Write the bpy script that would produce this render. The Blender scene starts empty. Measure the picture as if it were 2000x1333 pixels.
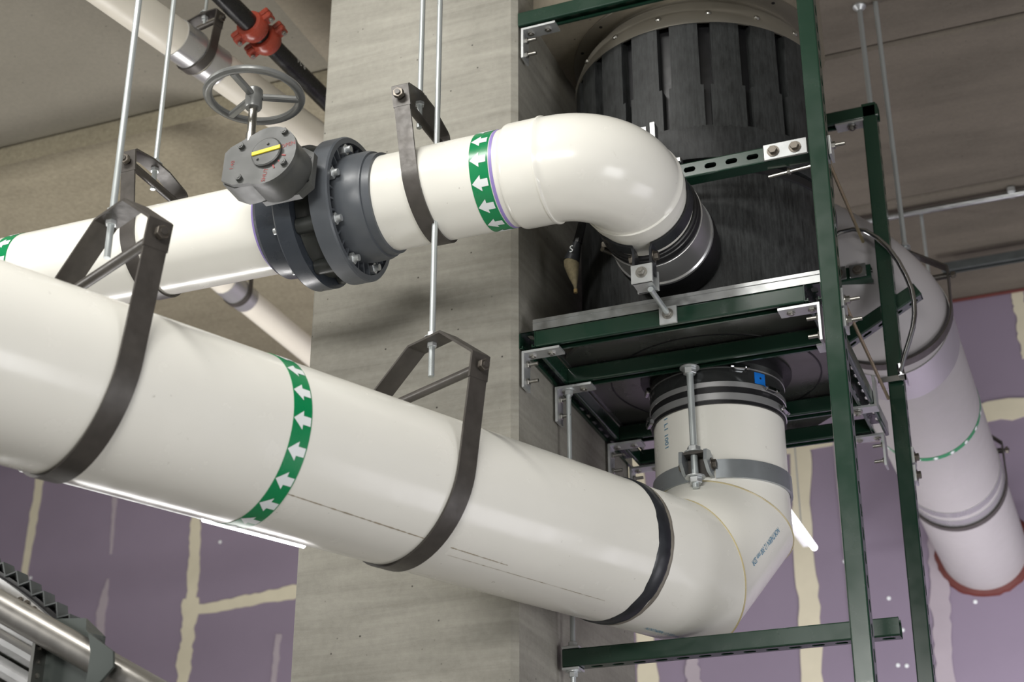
import bpy, bmesh, math, random
from mathutils import Vector as V, Matrix as M
random.seed(7)
SC = bpy.context.scene
COL = SC.collection
PI = math.pi
rad = math.radians

# ------------------------------------------------------------------ camera
cam_d = bpy.data.cameras.new('camera')
cam = bpy.data.objects.new('camera', cam_d)
COL.objects.link(cam)
PITCH, YAW = rad(25.35), rad(21.64)
hv = V((-math.sin(YAW), math.cos(YAW), 0))
rv = V((math.cos(YAW), math.sin(YAW), 0))
fw = hv * math.cos(PITCH) + V((0, 0, math.sin(PITCH)))
uv = rv.cross(fw)
cam.matrix_world = M(((rv.x, uv.x, -fw.x, 0), (rv.y, uv.y, -fw.y, 0), (rv.z, uv.z, -fw.z, 1.6), (0, 0, 0, 1)))
cam_d.sensor_width = 36
cam_d.lens = 3095 / 2000 * 36
cam_d.clip_start = 0.05
cam_d.dof.use_dof = True
cam_d.dof.focus_distance = 3.55
cam_d.dof.aperture_fstop = 4.5
SC.camera = cam

# ------------------------------------------------------------------ light, exposure
SC.view_settings.view_transform = 'Standard'
SC.view_settings.look = 'None'
SC.view_settings.gamma = 1
SC.view_settings.use_curve_mapping = False
SC.view_settings.exposure = 0.1
world = bpy.data.worlds.new('world')
SC.world = world
world.use_nodes = True
world.node_tree.nodes['Background'].inputs[0].default_value = (0.86, 0.86, 0.88, 1)
world.node_tree.nodes['Background'].inputs[1].default_value = 0.29


def area(name, loc, aim, sx, sy, power, col=(1, 1, 1)):
    d = bpy.data.lights.new(name, 'AREA')
    d.shape = 'RECTANGLE'
    d.size, d.size_y = sx, sy
    d.energy = power
    d.color = col
    o = bpy.data.objects.new(name, d)
    o.location = loc
    o.rotation_euler = (V(aim) - V(loc)).to_track_quat('-Z', 'Y').to_euler()
    COL.objects.link(o)
    return o


WARM = (1.0, 0.985, 0.95)
area('strip_or_fill_light', (-1.9, 0.9, 4.75), (-1.7, 1.9, 2.7), 1.5, 0.25, 56, WARM)
area('strip_or_fill_light', (-4.5, 1.0, 3.5), (-1.3, 3.2, 3.0), 1.3, 0.30, 44, WARM)
area('strip_or_fill_light', (-0.5, -1.6, 3.2), (-1.3, 3.0, 2.9), 1.8, 0.5, 84, WARM)  # added soft fill behind the camera, no known fixture there
area('low_strip_light', (-3.3, 4.4, 2.0), (-3.1, 4.1, 4.85), 1.6, 0.3, 54, (1.0, 0.98, 0.96))
area('daylight_or_fill', (2.6, 4.2, 0.9), (0.0, 6.0, 3.0), 2.2, 1.6, 34, (0.95, 0.93, 1.0))
area('wall_washer', (0.0, 5.7, 1.9), (-0.4, 6.9, 3.0), 2.4, 0.3, 42, (0.98, 0.96, 1.0))
area('daylight_or_fill', (2.4, 1.2, 1.2), (-1.0, 3.6, 3.0), 1.4, 1.4, 42, (0.98, 0.98, 1.0))  # added low fill from camera right, lifts the column's side face


# ------------------------------------------------------------------ helpers
W = {}
I4 = M.Identity(4)


def link(o, parent, mw):
    COL.objects.link(o)
    W[o] = mw.copy()
    if parent is not None:
        o.parent = parent
        o.matrix_parent_inverse = M.Identity(4)
        o.matrix_basis = W[parent].inverted() @ mw
    else:
        o.matrix_basis = mw
    return o


def thing(name, label, cat, loc, group=None):
    o = bpy.data.objects.new(name, None)
    o.empty_display_size = 0.05
    link(o, None, M.Translation(V(loc)))
    return tag(o, label, cat, group)


def tag(o, label, cat, group=None):
    o['label'] = label
    o['category'] = cat
    if group:
        o['group'] = group
    return o


def axes(origin, z, x=None):
    z = V(z).normalized()
    if x is None:
        x = V((1, 0, 0)) if abs(z.x) < 0.9 else V((0, 1, 0))
    x = V(x)
    x = (x - z * x.dot(z)).normalized()
    y = z.cross(x)
    o = V(origin)
    return M(((x.x, y.x, z.x, o.x), (x.y, y.y, z.y, o.y), (x.z, y.z, z.z, o.z), (0, 0, 0, 1)))


class B:
    """a bmesh being filled with shapes, in world coordinates"""

    def __init__(s):
        s.b = bmesh.new()

    def vf(s, vs, fs, m=None):
        m = m or M.Identity(4)
        q = [s.b.verts.new(m @ V(v)) for v in vs]
        for f in fs:
            try:
                s.b.faces.new([q[i] for i in f])
            except ValueError:
                pass
        return s

    def box(s, c, d, m=None, bev=0.0):
        m = m or M.Identity(4)
        r = bmesh.ops.create_cube(s.b, size=1, matrix=m @ M.Translation(V(c)) @ M.Diagonal((d[0], d[1], d[2], 1)))
        if bev:
            es = list({e for v in r['verts'] for e in v.link_edges})
            bmesh.ops.bevel(s.b, geom=es, offset=bev, segments=1, affect='EDGES')
        return s

    def cyl(s, p0, p1, r, n=16, r1=None, caps=True):
        p0, p1 = V(p0), V(p1)
        L = (p1 - p0).length
        if r1 is None:
            r1 = r
        prof = [(r, 0), (r1, L)]
        if caps:
            prof = [(0, 0)] + prof + [(0, L)]
        return s.lathe(prof, axes(p0, p1 - p0), n)

    def lathe(s, prof, m, n=32, a0=0.0, a1=2 * PI, close=False):
        full = abs(a1 - a0 - 2 * PI) < 1e-6
        cnt = n if full else n + 1
        rings = []
        for (r, h) in prof:
            if r < 1e-7:
                rings.append([s.b.verts.new(m @ V((0, 0, h)))])
            else:
                rings.append([s.b.verts.new(m @ V((r * math.cos(a0 + (a1 - a0) * i / n), r * math.sin(a0 + (a1 - a0) * i / n), h))) for i in range(cnt)])
        pr = list(zip(rings[:-1], rings[1:]))
        if close:
            pr.append((rings[-1], rings[0]))
        for A, Bq in pr:
            for i in range(n):
                j = (i + 1) % cnt
                a = [A[i % len(A)], A[j % len(A)]] if len(A) > 1 else [A[0]]
                b = [Bq[j % len(Bq)], Bq[i % len(Bq)]] if len(Bq) > 1 else [Bq[0]]
                if len(a) + len(b) > 2:
                    s.b.faces.new(a + b)
        if close and not full:
            s.b.faces.new([r[0] for r in rings][::-1])
            s.b.faces.new([r[-1] for r in rings])
        return s

    def prism(s, poly, m, z0, z1):
        n = len(poly)
        vs = [(x, y, z0) for x, y in poly] + [(x, y, z1) for x, y in poly]
        fs = [list(range(n))[::-1], list(range(n, 2 * n))] + [[i, (i + 1) % n, n + (i + 1) % n, n + i] for i in range(n)]
        return s.vf(vs, fs, m)

    def ribbon(s, path, m, w, t, closed=False):
        """flat bar of thickness t following a 2-D path (local x, y), width w along local z"""
        n = len(path)
        P = [V((a, b)) for a, b in path]
        inn, out = [], []
        for i in range(n):
            if closed:
                d0 = (P[i] - P[i - 1]).normalized()
                d1 = (P[(i + 1) % n] - P[i]).normalized()
            else:
                d0 = (P[i] - P[max(i - 1, 0)])
                d1 = (P[min(i + 1, n - 1)] - P[i])
                d0 = d0.normalized() if d0.length > 0 else d1.normalized()
                d1 = d1.normalized() if d1.length > 0 else d0
            n0, n1 = V((-d0.y, d0.x)), V((-d1.y, d1.x))
            k = (n0 + n1)
            k = k / max(0.3, (1 + n0.dot(n1)))
            inn.append(P[i])
            out.append(P[i] + k * t)
        vs = []
        for i in range(n):
            for q, z in ((inn[i], -w / 2), (out[i], -w / 2), (out[i], w / 2), (inn[i], w / 2)):
                vs.append((q.x, q.y, z))
        fs = []
        rng = range(n) if closed else range(n - 1)
        for i in rng:
            a, b = 4 * i, 4 * ((i + 1) % n)
            for k in range(4):
                fs.append([a + k, a + (k + 1) % 4, b + (k + 1) % 4, b + k])
        if not closed:
            fs += [[3, 2, 1, 0], [4 * n - 4, 4 * n - 3, 4 * n - 2, 4 * n - 1]]
        return s.vf(vs, fs, m)

    def tube(s, pts, r, n=12, caps=True):
        P = [V(p) for p in pts]
        rings = []
        x = None
        for i, p in enumerate(P):
            d = (P[min(i + 1, len(P) - 1)] - P[max(i - 1, 0)]).normalized()
            if x is None:
                x = d.orthogonal().normalized()
            x = (x - d * x.dot(d)).normalized()
            y = d.cross(x)
            rr = r[i] if isinstance(r, (list, tuple)) else r
            rings.append([s.b.verts.new(p + (x * math.cos(2 * PI * k / n) + y * math.sin(2 * PI * k / n)) * rr) for k in range(n)])
        for A, Bq in zip(rings[:-1], rings[1:]):
            for k in range(n):
                s.b.faces.new([A[k], A[(k + 1) % n], Bq[(k + 1) % n], Bq[k]])
        if caps:
            s.b.faces.new(rings[0][::-1])
            s.b.faces.new(rings[-1])
        return s

    def nut(s, m, af, h, hole=0):
        r = af / math.sqrt(3)
        c = af * 0.04
        return s.lathe([(0, 0), (r - c, 0), (r, c), (r, h - c), (r - c, h), (0, h)], m, 6)

    def mesh(s, name, origin=(0, 0, 0), sharp=32):
        bmesh.ops.recalc_face_normals(s.b, faces=s.b.faces)
        bmesh.ops.translate(s.b, verts=s.b.verts, vec=-V(origin))
        me = bpy.data.meshes.new(name)
        s.b.to_mesh(me)
        s.b.free()
        me.polygons.foreach_set('use_smooth', [True] * len(me.polygons))
        me.set_sharp_from_angle(angle=rad(sharp))
        return me

    def done(s, name, mat, parent=None, origin=None, sharp=32):
        o = W[parent].translation.copy() if parent is not None else V(origin or (0, 0, 0))
        me = s.mesh(name, o, sharp)
        me.materials.append(mat)
        return link(bpy.data.objects.new(name, me), parent, M.Translation(o))


def inst(me, name, parent, mw):
    return link(bpy.data.objects.new(name, me), parent, mw)


def structure(o):
    o['kind'] = 'structure'
    return o


# ------------------------------------------------------------------ materials
def srgb(r, g, b):
    f = lambda c: (c / 255 / 12.92) if c / 255 <= 0.04045 else ((c / 255 + 0.055) / 1.055) ** 2.4
    return (f(r), f(g), f(b), 1)


class N:
    def __init__(s, name):
        s.m = bpy.data.materials.new(name)
        s.m.use_nodes = True
        s.t = s.m.node_tree
        s.p = s.t.nodes['Principled BSDF']
        s.tc = s.t.nodes.new('ShaderNodeTexCoord').outputs['Object']

    def node(s, k, **kw):
        n = s.t.nodes.new(k)
        for a, b in kw.items():
            setattr(n, a, b)
        return n

    def link(s, a, b):
        s.t.links.new(a, b)

    def mapping(s, scale=(1, 1, 1), rot=(0, 0, 0)):
        n = s.node('ShaderNodeMapping')
        n.inputs['Scale'].default_value = scale
        n.inputs['Rotation'].default_value = rot
        s.link(s.tc, n.inputs[0])
        return n.outputs[0]

    def noise(s, scale, detail=4, rough=0.55, vec=None, dist=0.0):
        n = s.node('ShaderNodeTexNoise')
        n.inputs['Scale'].default_value = scale
        n.inputs['Detail'].default_value = detail
        n.inputs['Roughness'].default_value = rough
        n.inputs['Distortion'].default_value = dist
        s.link(vec if vec is not None else s.tc, n.inputs['Vector'])
        return n.outputs['Fac']

    def ramp(s, fac, stops):
        n = s.node('ShaderNodeValToRGB')
        e = n.color_ramp.elements
        while len(e) < len(stops):
            e.new(0.5)
        for el, (p, c) in zip(e, stops):
            el.position = p
            el.color = c if len(c) == 4 else (*c, 1)
        s.link(fac, n.inputs[0])
        return n.outputs[0]

    def mix(s, fac, a, b, mode='MIX'):
        n = s.node('ShaderNodeMix', data_type='RGBA', blend_type=mode)
        for i, v in ((0, fac), (6, a), (7, b)):
            if hasattr(v, 'links') or hasattr(v, 'is_output'):
                s.link(v, n.inputs[i])
            else:
                n.inputs[i].default_value = v
        return n.outputs[2]

    def bump(s, h, strength=0.2, dist=0.01, prev=None):
        n = s.node('ShaderNodeBump')
        n.inputs['Strength'].default_value = strength
        n.inputs['Distance'].default_value = dist
        s.link(h, n.inputs['Height'])
        if prev is not None:
            s.link(prev, n.inputs['Normal'])
        s.link(n.outputs[0], s.p.inputs['Normal'])
        return n.outputs[0]

    def set(s, col=None, rough=None, metal=None, spec=None, coat=None):
        for k, v in (('Base Color', col), ('Roughness', rough), ('Metallic', metal), ('Specular IOR Level', spec), ('Coat Weight', coat)):
            if v is None:
                continue
            if hasattr(v, 'is_output'):
                s.link(v, s.p.inputs[k])
            else:
                s.p.inputs[k].default_value = v
        return s


def G(v):
    return (v, v, v, 1)


def plain(name, col, rough=0.5, metal=0.0, var=0.12, scale=14, bump=0.0, coat=None):
    n = N(name)
    c = tuple(col[:3])
    f = n.noise(scale, 5, 0.6)
    n.set(n.ramp(f, [(0.25, tuple(x * (1 - var) for x in c)), (0.75, tuple(min(1, x * (1 + var)) for x in c))]), None, metal, coat=coat)
    rr = n.ramp(n.noise(scale * 2.3, 4), [(0.3, G(max(0.03, rough - 0.07))), (0.7, G(min(1, rough + 0.07)))])
    n.set(rough=rr)
    if bump:
        n.bump(n.noise(scale * 9, 3), bump, 0.003)
    return n.m


def concrete(name, dark, light, streak=(1.2, 1.2, 16), rot=(0, 0, 0), grit=0.25, holes=True, big=1.3, sprayed=False):
    n = N(name)
    v = n.mapping(streak, rot)
    st = n.noise(1.0, 8, 0.62, v, 0.4)
    bg = n.noise(big, 6, 0.6)
    mid = tuple((a + b) / 2 for a, b in zip(dark, light))
    c1 = n.ramp(st, [(0.3, dark), (0.5, mid), (0.72, light)])
    c2 = n.ramp(bg, [(0.3, dark), (0.7, light)])
    c = n.mix(0.5, c1, c2)
    fine = n.noise(60, 6, 0.7)
    c = n.mix(0.35 if not sprayed else 0.75, c, n.ramp(fine, [(0.3, tuple(x * 0.75 for x in mid[:3])), (0.7, tuple(min(1, x * 1.22) for x in mid[:3]))]))
    if holes:
        vo = n.node('ShaderNodeTexVoronoi')
        vo.inputs['Scale'].default_value = 26
        n.link(n.tc, vo.inputs['Vector'])
        hole = n.ramp(vo.outputs['Distance'], [(0.03, G(1)), (0.085, G(0))])
        gate = n.ramp(n.noise(11, 2), [(0.46, G(0)), (0.51, G(1))])
        hm = n.mix(1.0, hole, gate, 'MULTIPLY')
        c = n.mix(hm, c, (0.05, 0.045, 0.04, 1))
        sb = n.ramp(n.noise(3.1, 7, 0.7, n.mapping((1, 1, 1.8))), [(0.66, G(0)), (0.78, G(0.45))])
        c = n.mix(sb, c, tuple(x * 0.55 for x in dark[:3]) + (1,))
    n.set(c, 0.82 if not sprayed else 0.95, 0, 0.3)
    b = n.bump(st, 0.12, 0.01)
    n.bump(fine, grit, 0.012 if sprayed else 0.004, b)
    return n.m


M_col = concrete('board_marked_concrete', srgb(104, 101, 93), srgb(183, 180, 169), (2.0, 2.0, 30), (0, rad(5), 0))
M_soffit = concrete('soffit_concrete', srgb(112, 105, 92), srgb(146, 138, 122), (2, 5, 2))
M_slab = concrete('smooth_slab_concrete', srgb(98, 94, 84), srgb(146, 141, 128), (0.8, 0.8, 1), big=0.9)
M_spray = concrete('sprayed_fireproofing', srgb(98, 90, 74), srgb(196, 187, 162), (2.5, 9, 2), grit=0.9, holes=False, sprayed=True, big=2.2)
M_ceil = concrete('rough_ceiling_concrete', srgb(70, 65, 58), srgb(128, 120, 108), (1.1, 6, 1), grit=0.4)
M_floor = concrete('floor_concrete', srgb(140, 138, 132), srgb(175, 172, 165), (1, 1, 1))
M_purple = plain('purple_drywall', srgb(134, 122, 139), 0.85, 0, 0.05, 2.0)
M_comp = plain('joint_compound', srgb(206, 199, 176), 0.8, 0, 0.05, 9)
M_comp2 = plain('thin_joint_compound', srgb(165, 155, 162), 0.8, 0, 0.05, 9)


def pvc(name, col, rough=0.2, dirt=0.5):
    n = N(name)
    f = n.noise(3.5, 6, 0.6)
    c = n.ramp(f, [(0.3, tuple(x * 0.95 for x in col[:3])), (0.7, col)])
    sc = n.noise(9, 8, 0.75, n.mapping((3, 1, 3)), 1.0)
    c = n.mix(n.ramp(sc, [(0.66, G(0)), (0.76, G(dirt))]), c, srgb(150, 136, 112))
    sp = n.ramp(n.noise(55, 3, 0.6), [(0.72, G(0)), (0.77, G(dirt))])
    c = n.mix(sp, c, srgb(96, 82, 64))
    n.set(c, n.ramp(n.noise(12, 5), [(0.35, G(rough - 0.06)), (0.7, G(rough + 0.1))]), 0, 0.5)
    n.bump(n.noise(1.6, 2), 0.04, 0.03)
    return n.m


M_pvc = pvc('white_plastic_pipe', srgb(237, 235, 226), 0.2, 0.35)
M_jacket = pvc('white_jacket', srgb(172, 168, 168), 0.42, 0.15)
M_jacket2 = pvc('cream_jacket', srgb(224, 218, 204), 0.42, 0.15)
M_bead = plain('yellowed_weld_bead', srgb(196, 182, 140), 0.3)


def scratched(name, base, hi, rough=0.5):
    n = N(name)
    a = n.noise(6, 8, 0.72, n.mapping((28, 28, 1.5)))
    b = n.noise(5, 8, 0.7, n.mapping((14, 14, 5), (0.5, 0.4, 0)))
    s = n.mix(0.5, a, b)
    big = n.noise(2.2, 3)
    f = n.mix(1.0, s, n.ramp(big, [(0.35, G(0.72)), (0.65, G(1.05))]), 'MULTIPLY')
    n.set(n.ramp(f, [(0.34, base), (0.62, hi)]), rough, 0, 0.4)
    n.bump(s, 0.15, 0.003)
    return n.m


M_black = scratched('scuffed_black_plastic', srgb(18, 19, 20), srgb(62, 64, 64), 0.5)
M_blackrib = scratched('scuffed_black_rib_plastic', srgb(20, 21, 21), srgb(54, 56, 56), 0.52)
M_rubber = plain('black_rubber', srgb(24, 24, 26), 0.42)
M_gum = plain('black_tape', srgb(40, 42, 46), 0.35, 0, 0.4, 30)
M_green = plain('green_strut_paint', srgb(27, 54, 41), 0.24, 0, 0.06, 4, coat=0.3)
M_hang = plain('dark_hanger_steel', srgb(74, 70, 66), 0.42, 0.25, 0.25, 22, 0.05)
M_zinc = plain('zinc_plated_steel', srgb(205, 208, 208), 0.36, 0.7, 0.05, 30)
M_rod = plain('zinc_rod', srgb(198, 204, 204), 0.34, 0.6, 0.0, 5)
M_galv = plain('galvanised_sheet', srgb(170, 172, 172), 0.36, 1.0, 0.16, 18)
M_stain = plain('polished_stainless', srgb(190, 190, 192), 0.16, 1.0, 0.05, 6)
M_sleeve = plain('bright_sleeve_metal', srgb(200, 200, 200), 0.28, 0.75, 0.04, 1.5)
M_darkstain = plain('dark_reflective_sheet', srgb(84, 86, 86), 0.14, 0.75, 0.1, 6)
M_sheet = plain('dull_sheet_metal', srgb(120, 120, 116), 0.3, 0.85, 0.15, 3)
M_ring = plain('matt_steel_ring', srgb(150, 145, 134), 0.45, 0.75, 0.06, 5)
M_bolt = plain('bolt_steel', srgb(168, 166, 160), 0.35, 1.0, 0.15, 60)
M_darkbolt = plain('weathered_bolt_steel', srgb(120, 114, 106), 0.45, 0.9, 0.2, 60)
M_tape = plain('green_marker_tape', srgb(8, 132, 78), 0.3, 0, 0.05, 5)
M_white = plain('white_print', srgb(232, 236, 236), 0.35, 0, 0.02, 5)
M_blue = plain('blue_ink', srgb(74, 140, 176), 0.4, 0, 0.1, 40)
M_bluetag = plain('blue_label', srgb(16, 110, 200), 0.4)
M_cpvc = plain('grey_plastic', srgb(84, 88, 93), 0.36, 0, 0.1, 12, 0.03)
M_cpvcd = plain('dark_grey_plastic', srgb(58, 63, 70), 0.3, 0, 0.1, 12)
M_valve = plain('valve_body_plastic', srgb(48, 50, 48), 0.35, 0, 0.15, 16)
M_gear = plain('grey_enamel', srgb(72, 73, 71), 0.42, 0.0, 0.06, 10)
M_wheel = plain('worn_grey_iron', srgb(118, 119, 117), 0.34, 0.35, 0.15, 20, 0.04)
M_yellow = plain('yellow_paint', srgb(240, 215, 20), 0.45)
M_red = plain('red_print', srgb(132, 36, 34), 0.5)
M_iron = plain('red_coupling_paint', srgb(146, 60, 44), 0.3, 0, 0.12, 30)
M_bpipe = plain('black_steel_pipe', srgb(30, 30, 30), 0.28, 0.2, 0.35, 12)
M_chalk = plain('white_chalk', srgb(200, 200, 195), 0.9)
M_red2 = plain('firestop_sealant', srgb(92, 38, 32), 0.6)
M_brass = plain('dull_brass', srgb(150, 138, 106), 0.4, 0.7)
M_jute = plain('twisted_jute', srgb(128, 118, 92), 0.9, 0, 0.35, 90, 0.3)
M_tubesteel = plain('brushed_tube_steel', srgb(158, 155, 150), 0.36, 0.85, 0.05, 12)
M_gusset = plain('grey_gusset_steel', srgb(80, 86, 83), 0.42, 0.35, 0.08, 6)
M_worn = plain('worn_clamp_paint', srgb(172, 178, 182), 0.32, 0.7, 0.12, 8)
M_smear = plain('grey_smear', srgb(128, 122, 112), 0.5, 0, 0.35, 25)
M_grime = plain('brown_grime', srgb(158, 146, 126), 0.7, 0, 0.2, 40)
M_foam = plain('yellow_foam', srgb(150, 128, 84), 0.9)
M_rubber2 = plain('grey_ribbed_rubber', srgb(74, 78, 78), 0.5, 0.1, 0.2, 25)
M_lamp = N('lamp_glow').m
M_lamp.node_tree.nodes['Principled BSDF'].inputs['Emission Color'].default_value = (0.95, 0.95, 1, 1)
M_lamp.node_tree.nodes['Principled BSDF'].inputs['Emission Strength'].default_value = 4.0
M_lampbody = plain('white_enamel', srgb(230, 230, 232), 0.4)

# ------------------------------------------------------------------ the setting
ZC, YW = 4.85, 6.72
structure(B().box((0, 1.5, -0.1), (18, 14, 0.2)).done('floor', M_floor))
structure(B().box((0.0, -0.68, 4.97), (18, 9.6, 0.14)).done('ceiling', M_slab))               # smooth slab in front
cb = B()
cb.box((-5.4, 5.55, 4.94), (7.2, 2.84, 0.24))
structure(cb.done('ceiling', M_spray))                                                          # sprayed bay
y = 4.13
cb = B()
for yy in (4.64, 5.72, 6.98):
    cb.box((3.2, (y + yy) / 2, 4.92), (10.0, yy - y - 0.012, 0.14), bev=0.012)
    y = yy
cb.box((3.2, 5.5, 4.99), (10.0, 2.8, 0.05))
structure(cb.done('ceiling', M_ceil))
structure(B().box((0, YW + 0.1, 2.45), (18, 0.2, 4.9)).done('wall_back', M_purple))
wall = bpy.data.objects['wall_back']
cp = B()
cx0, cx1, cy0, cy1 = -1.792, -1.2355, 3.146, 4.0
ch = 0.016
cp.prism([(cx0 + 0.006, cy0), (cx1 - ch, cy0), (cx1, cy0 + ch * 0.7), (cx1, cy1), (cx0, cy1), (cx0, cy0 + 0.006)], M.Identity(4), 0, 4.9)
structure(cp.done('concrete_column', M_col, None, (-1.5, 3.5, 0)))
bl = [(-1.2352, 3.95), (-1.2352, 3.27), (-0.545, 3.27), (-0.535, 3.5)]
for k in range(13):
    a = rad(-8 + 98 * k / 12)
    bl.append((-0.873 + 0.345 * math.cos(a), 3.64 + 0.345 * math.sin(a)))
structure(B().prism(bl, I4, 4.2, 4.86).done('concrete_beam', M_soffit))  # low concrete block the tank hangs from
structure(B().box((-2.02, 5.0, 4.78), (0.3, 3.4, 0.2)).done('concrete_beam', M_soffit))
structure(B().tube([(-0.6, YW - 0.012, 4.845), (0.6, YW - 0.012, 4.845), (1.8, YW - 0.012, 4.845)], 0.009, 8).done('trim_1', M_red2))


def strip(pts, w0, w1, seed, mat=M_comp, pointed=False):
    """ragged band of joint compound on the drywall; pts in (x, z) on the wall"""
    rng = random.Random(seed)
    vs, fs = [], []
    n = 26
    P = [V(p) for p in pts]
    tot = [0]
    for a, b in zip(P[:-1], P[1:]):
        tot.append(tot[-1] + (b - a).length)
    la, ra = 0, 0
    for i in range(n + 1):
        t = tot[-1] * i / n
        k = max(j for j in range(len(P) - 1) if tot[j] <= t + 1e-9)
        d = (P[k + 1] - P[k]).normalized()
        p = P[k] + d * (t - tot[k])
        q = V((-d.y, d.x))
        w = w0 + (w1 - w0) * i / n
        if pointed and i < 5:
            w *= 0.25 + 0.15 * i
        la = 0.6 * la + rng.uniform(-1, 1) * w * 0.10
        ra = 0.6 * ra + rng.uniform(-1, 1) * w * 0.10
        a, b = p + q * (w / 2 + la), p - q * (w / 2 + ra)
        for yy in (YW - 0.003 - 0.0003 * seed, YW + 0.001):
            vs.append((a.x, yy, a.y))
            vs.append((b.x, yy, b.y))
    for i in range(n):
        a, b = 4 * i, 4 * i + 4
        fs += [[a, a + 1, b + 1, b], [a + 2, b + 2, b + 3, a + 3], [a, b, b + 2, a + 2], [a + 1, a + 3, b + 3, b + 1]]
    fs += [[0, 2, 3, 1], [4 * n, 4 * n + 1, 4 * n + 3, 4 * n + 2]]
    return B().vf(vs, fs).done('joint_compound', mat, wall, sharp=60)


# pixel of the photograph -> (x, z) on the plane of the back wall
def wp(px, py, yp=YW):
    d = fw + rv * ((px - 1000) / 3095) + uv * ((667 - py) / 3095)
    t = yp / d.y
    return (d.x * t, 1.6 + d.z * t)


strip([wp(84, 900), wp(50, 1110), wp(30, 1250)], 0.055, 0.05, 1)
strip([wp(227, 940), wp(217, 1084)], 0.036, 0.012, 2, M_comp2)
strip([wp(212, 1132), wp(197, 1200), wp(190, 1330)], 0.05, 0.05, 3, M_comp2, True)
strip([wp(386, 960), wp(374, 1180)], 0.055, 0.065, 4)
strip([wp(374, 1170), wp(356, 1350)], 0.085, 0.07, 5)
strip([wp(380, 1193), wp(480, 1176), wp(620, 1148)], 0.05, 0.066, 6)
strip([wp(545, 1240), wp(532, 1360)], 0.038, 0.03, 7, M_comp2)
strip([wp(1560, 830), wp(1568, 1000), wp(1592, 1360)], 0.10, 0.085, 8)
strip([wp(1500, 872), wp(1720, 838), wp(2040, 792)], 0.10, 0.10, 9)
strip([wp(1828, 1040), wp(1848, 1360)], 0.075, 0.075, 10, M_comp2)
strip([wp(1985, 560), wp(2010, 700)], 0.05, 0.06, 11)
strip([wp(1238, 860), wp(1268, 1370)], 0.09, 0.085, 12)
strip([wp(1350, 1270), wp(1358, 1360)], 0.055, 0.06, 13, M_comp2)
strip([wp(1632, 860), wp(1682, 1370)], 0.022, 0.022, 14, M_comp2)
sp = B().lathe([(0, 0), (0.0085, 0), (0.0085, 0.003), (0, 0.004)], M.Identity(4), 12).mesh('screw_patch')
sp.materials.append(M_white)
for q in ((1763, 1232), (1754, 1301), (1771, 1302), (1650, 1098), (1736, 1170), (1905, 1177), (60, 1130), (430, 1060), (700, 1290)):
    x, z = wp(*q)
    inst(sp, 'screw_patch', wall, axes((x, YW + 0.001, z), (0, -1, 0)))


# ------------------------------------------------------------------ shared hardware meshes
def mk(b, name, mat):
    me = b.mesh(name)
    me.materials.append(mat)
    return me


ME_bolt = mk(B().lathe([(0.0, -0.004), (0.0135, -0.004), (0.0135, -0.0015), (0, -0.0015)], I4, 20).nut(M.Translation((0, 0, -0.0015)), 0.017, 0.0075).lathe([(0.0045, 0.006), (0.0045, 0.009), (0, 0.009)], I4, 10), 'bolt', M_bolt)
ME_stud = mk(B().lathe([(0.0, -0.003), (0.0125, -0.003), (0.0125, -0.001), (0, -0.001)], I4, 20).nut(M.Translation((0, 0, -0.001)), 0.0155, 0.009).cyl((0, 0, 0), (0, 0, 0.030), 0.0045, 12), 'anchor_stud', M_bolt)
ME_dark = mk(B().lathe([(0.0, -0.004), (0.0145, -0.004), (0.0145, -0.002), (0, -0.002)], I4, 20).nut(M.Translation((0, 0, -0.002)), 0.018, 0.009), 'bolt', M_darkbolt)
ME_nut = mk(B().lathe([(0, 0), (0.017, 0), (0.017, 0.0025), (0, 0.0025)], I4, 24).nut(M.Translation((0, 0, 0.0025)), 0.019, 0.011), 'nut', M_zinc)


def slotted(w, L, t, pitch=0.0508, sl=0.0286, sw=0.0143):
    """a strip of sheet along z (0..L), width w along x, thickness t along +y, with oblong slots"""
    cells = max(1, int(L / pitch))
    z0 = (L - cells * pitch) / 2
    vs, fs = [], []

    def quad(a, b):
        i = len(vs)
        vs.extend([(a[0], 0, a[1]), (b[0], 0, a[1]), (b[0], 0, b[1]), (a[0], 0, b[1])])
        vs.extend([(a[0], t, a[1]), (b[0], t, a[1]), (b[0], t, b[1]), (a[0], t, b[1])])
        fs.extend([[i, i + 1, i + 2, i + 3], [i + 7, i + 6, i + 5, i + 4]])

    if z0 > 1e-4:
        quad((-w / 2, 0), (w / 2, z0))
        quad((-w / 2, L - z0), (w / 2, L))
    n = 16
    for c in range(cells):
        zc = z0 + pitch * (c + 0.5)
        inner, outer = [], []
        for k in range(n):
            a = 2 * PI * (k + 0.5) / n
            cx, cz = math.cos(a), math.sin(a)
            r = sw / 2
            inner.append((cx * r, zc + cz * r + (sl / 2 - r) * (1 if cz > 0 else -1)))
            ux, uz = cx * w, cz * pitch
            m = max(abs(ux) / (w / 2), abs(uz) / (pitch / 2))
            ox, oz = ux / m, uz / m
            outer.append((ox, zc + oz))
        # snap the outer points nearest the corners
        for sx in (-1, 1):
            for sz in (-1, 1):
                k = min(range(n), key=lambda q: abs(outer[q][0] - sx * w / 2) + abs(outer[q][1] - zc - sz * pitch / 2))
                outer[k] = (sx * w / 2, zc + sz * pitch / 2)
        i = len(vs)
        for yy in (0, t):
            vs.extend([(p[0], yy, p[1]) for p in inner])
            vs.extend([(p[0], yy, p[1]) for p in outer])
        for k in range(n):
            j = (k + 1) % n
            fs.append([i + k, i + n + k, i + n + j, i + j])
            fs.append([i + 2 * n + j, i + 3 * n + j, i + 3 * n + k, i + 2 * n + k])
            fs.append([i + k, i + j, i + 2 * n + j, i + 2 * n + k])
    return vs, fs


SW = 0.0413


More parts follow.
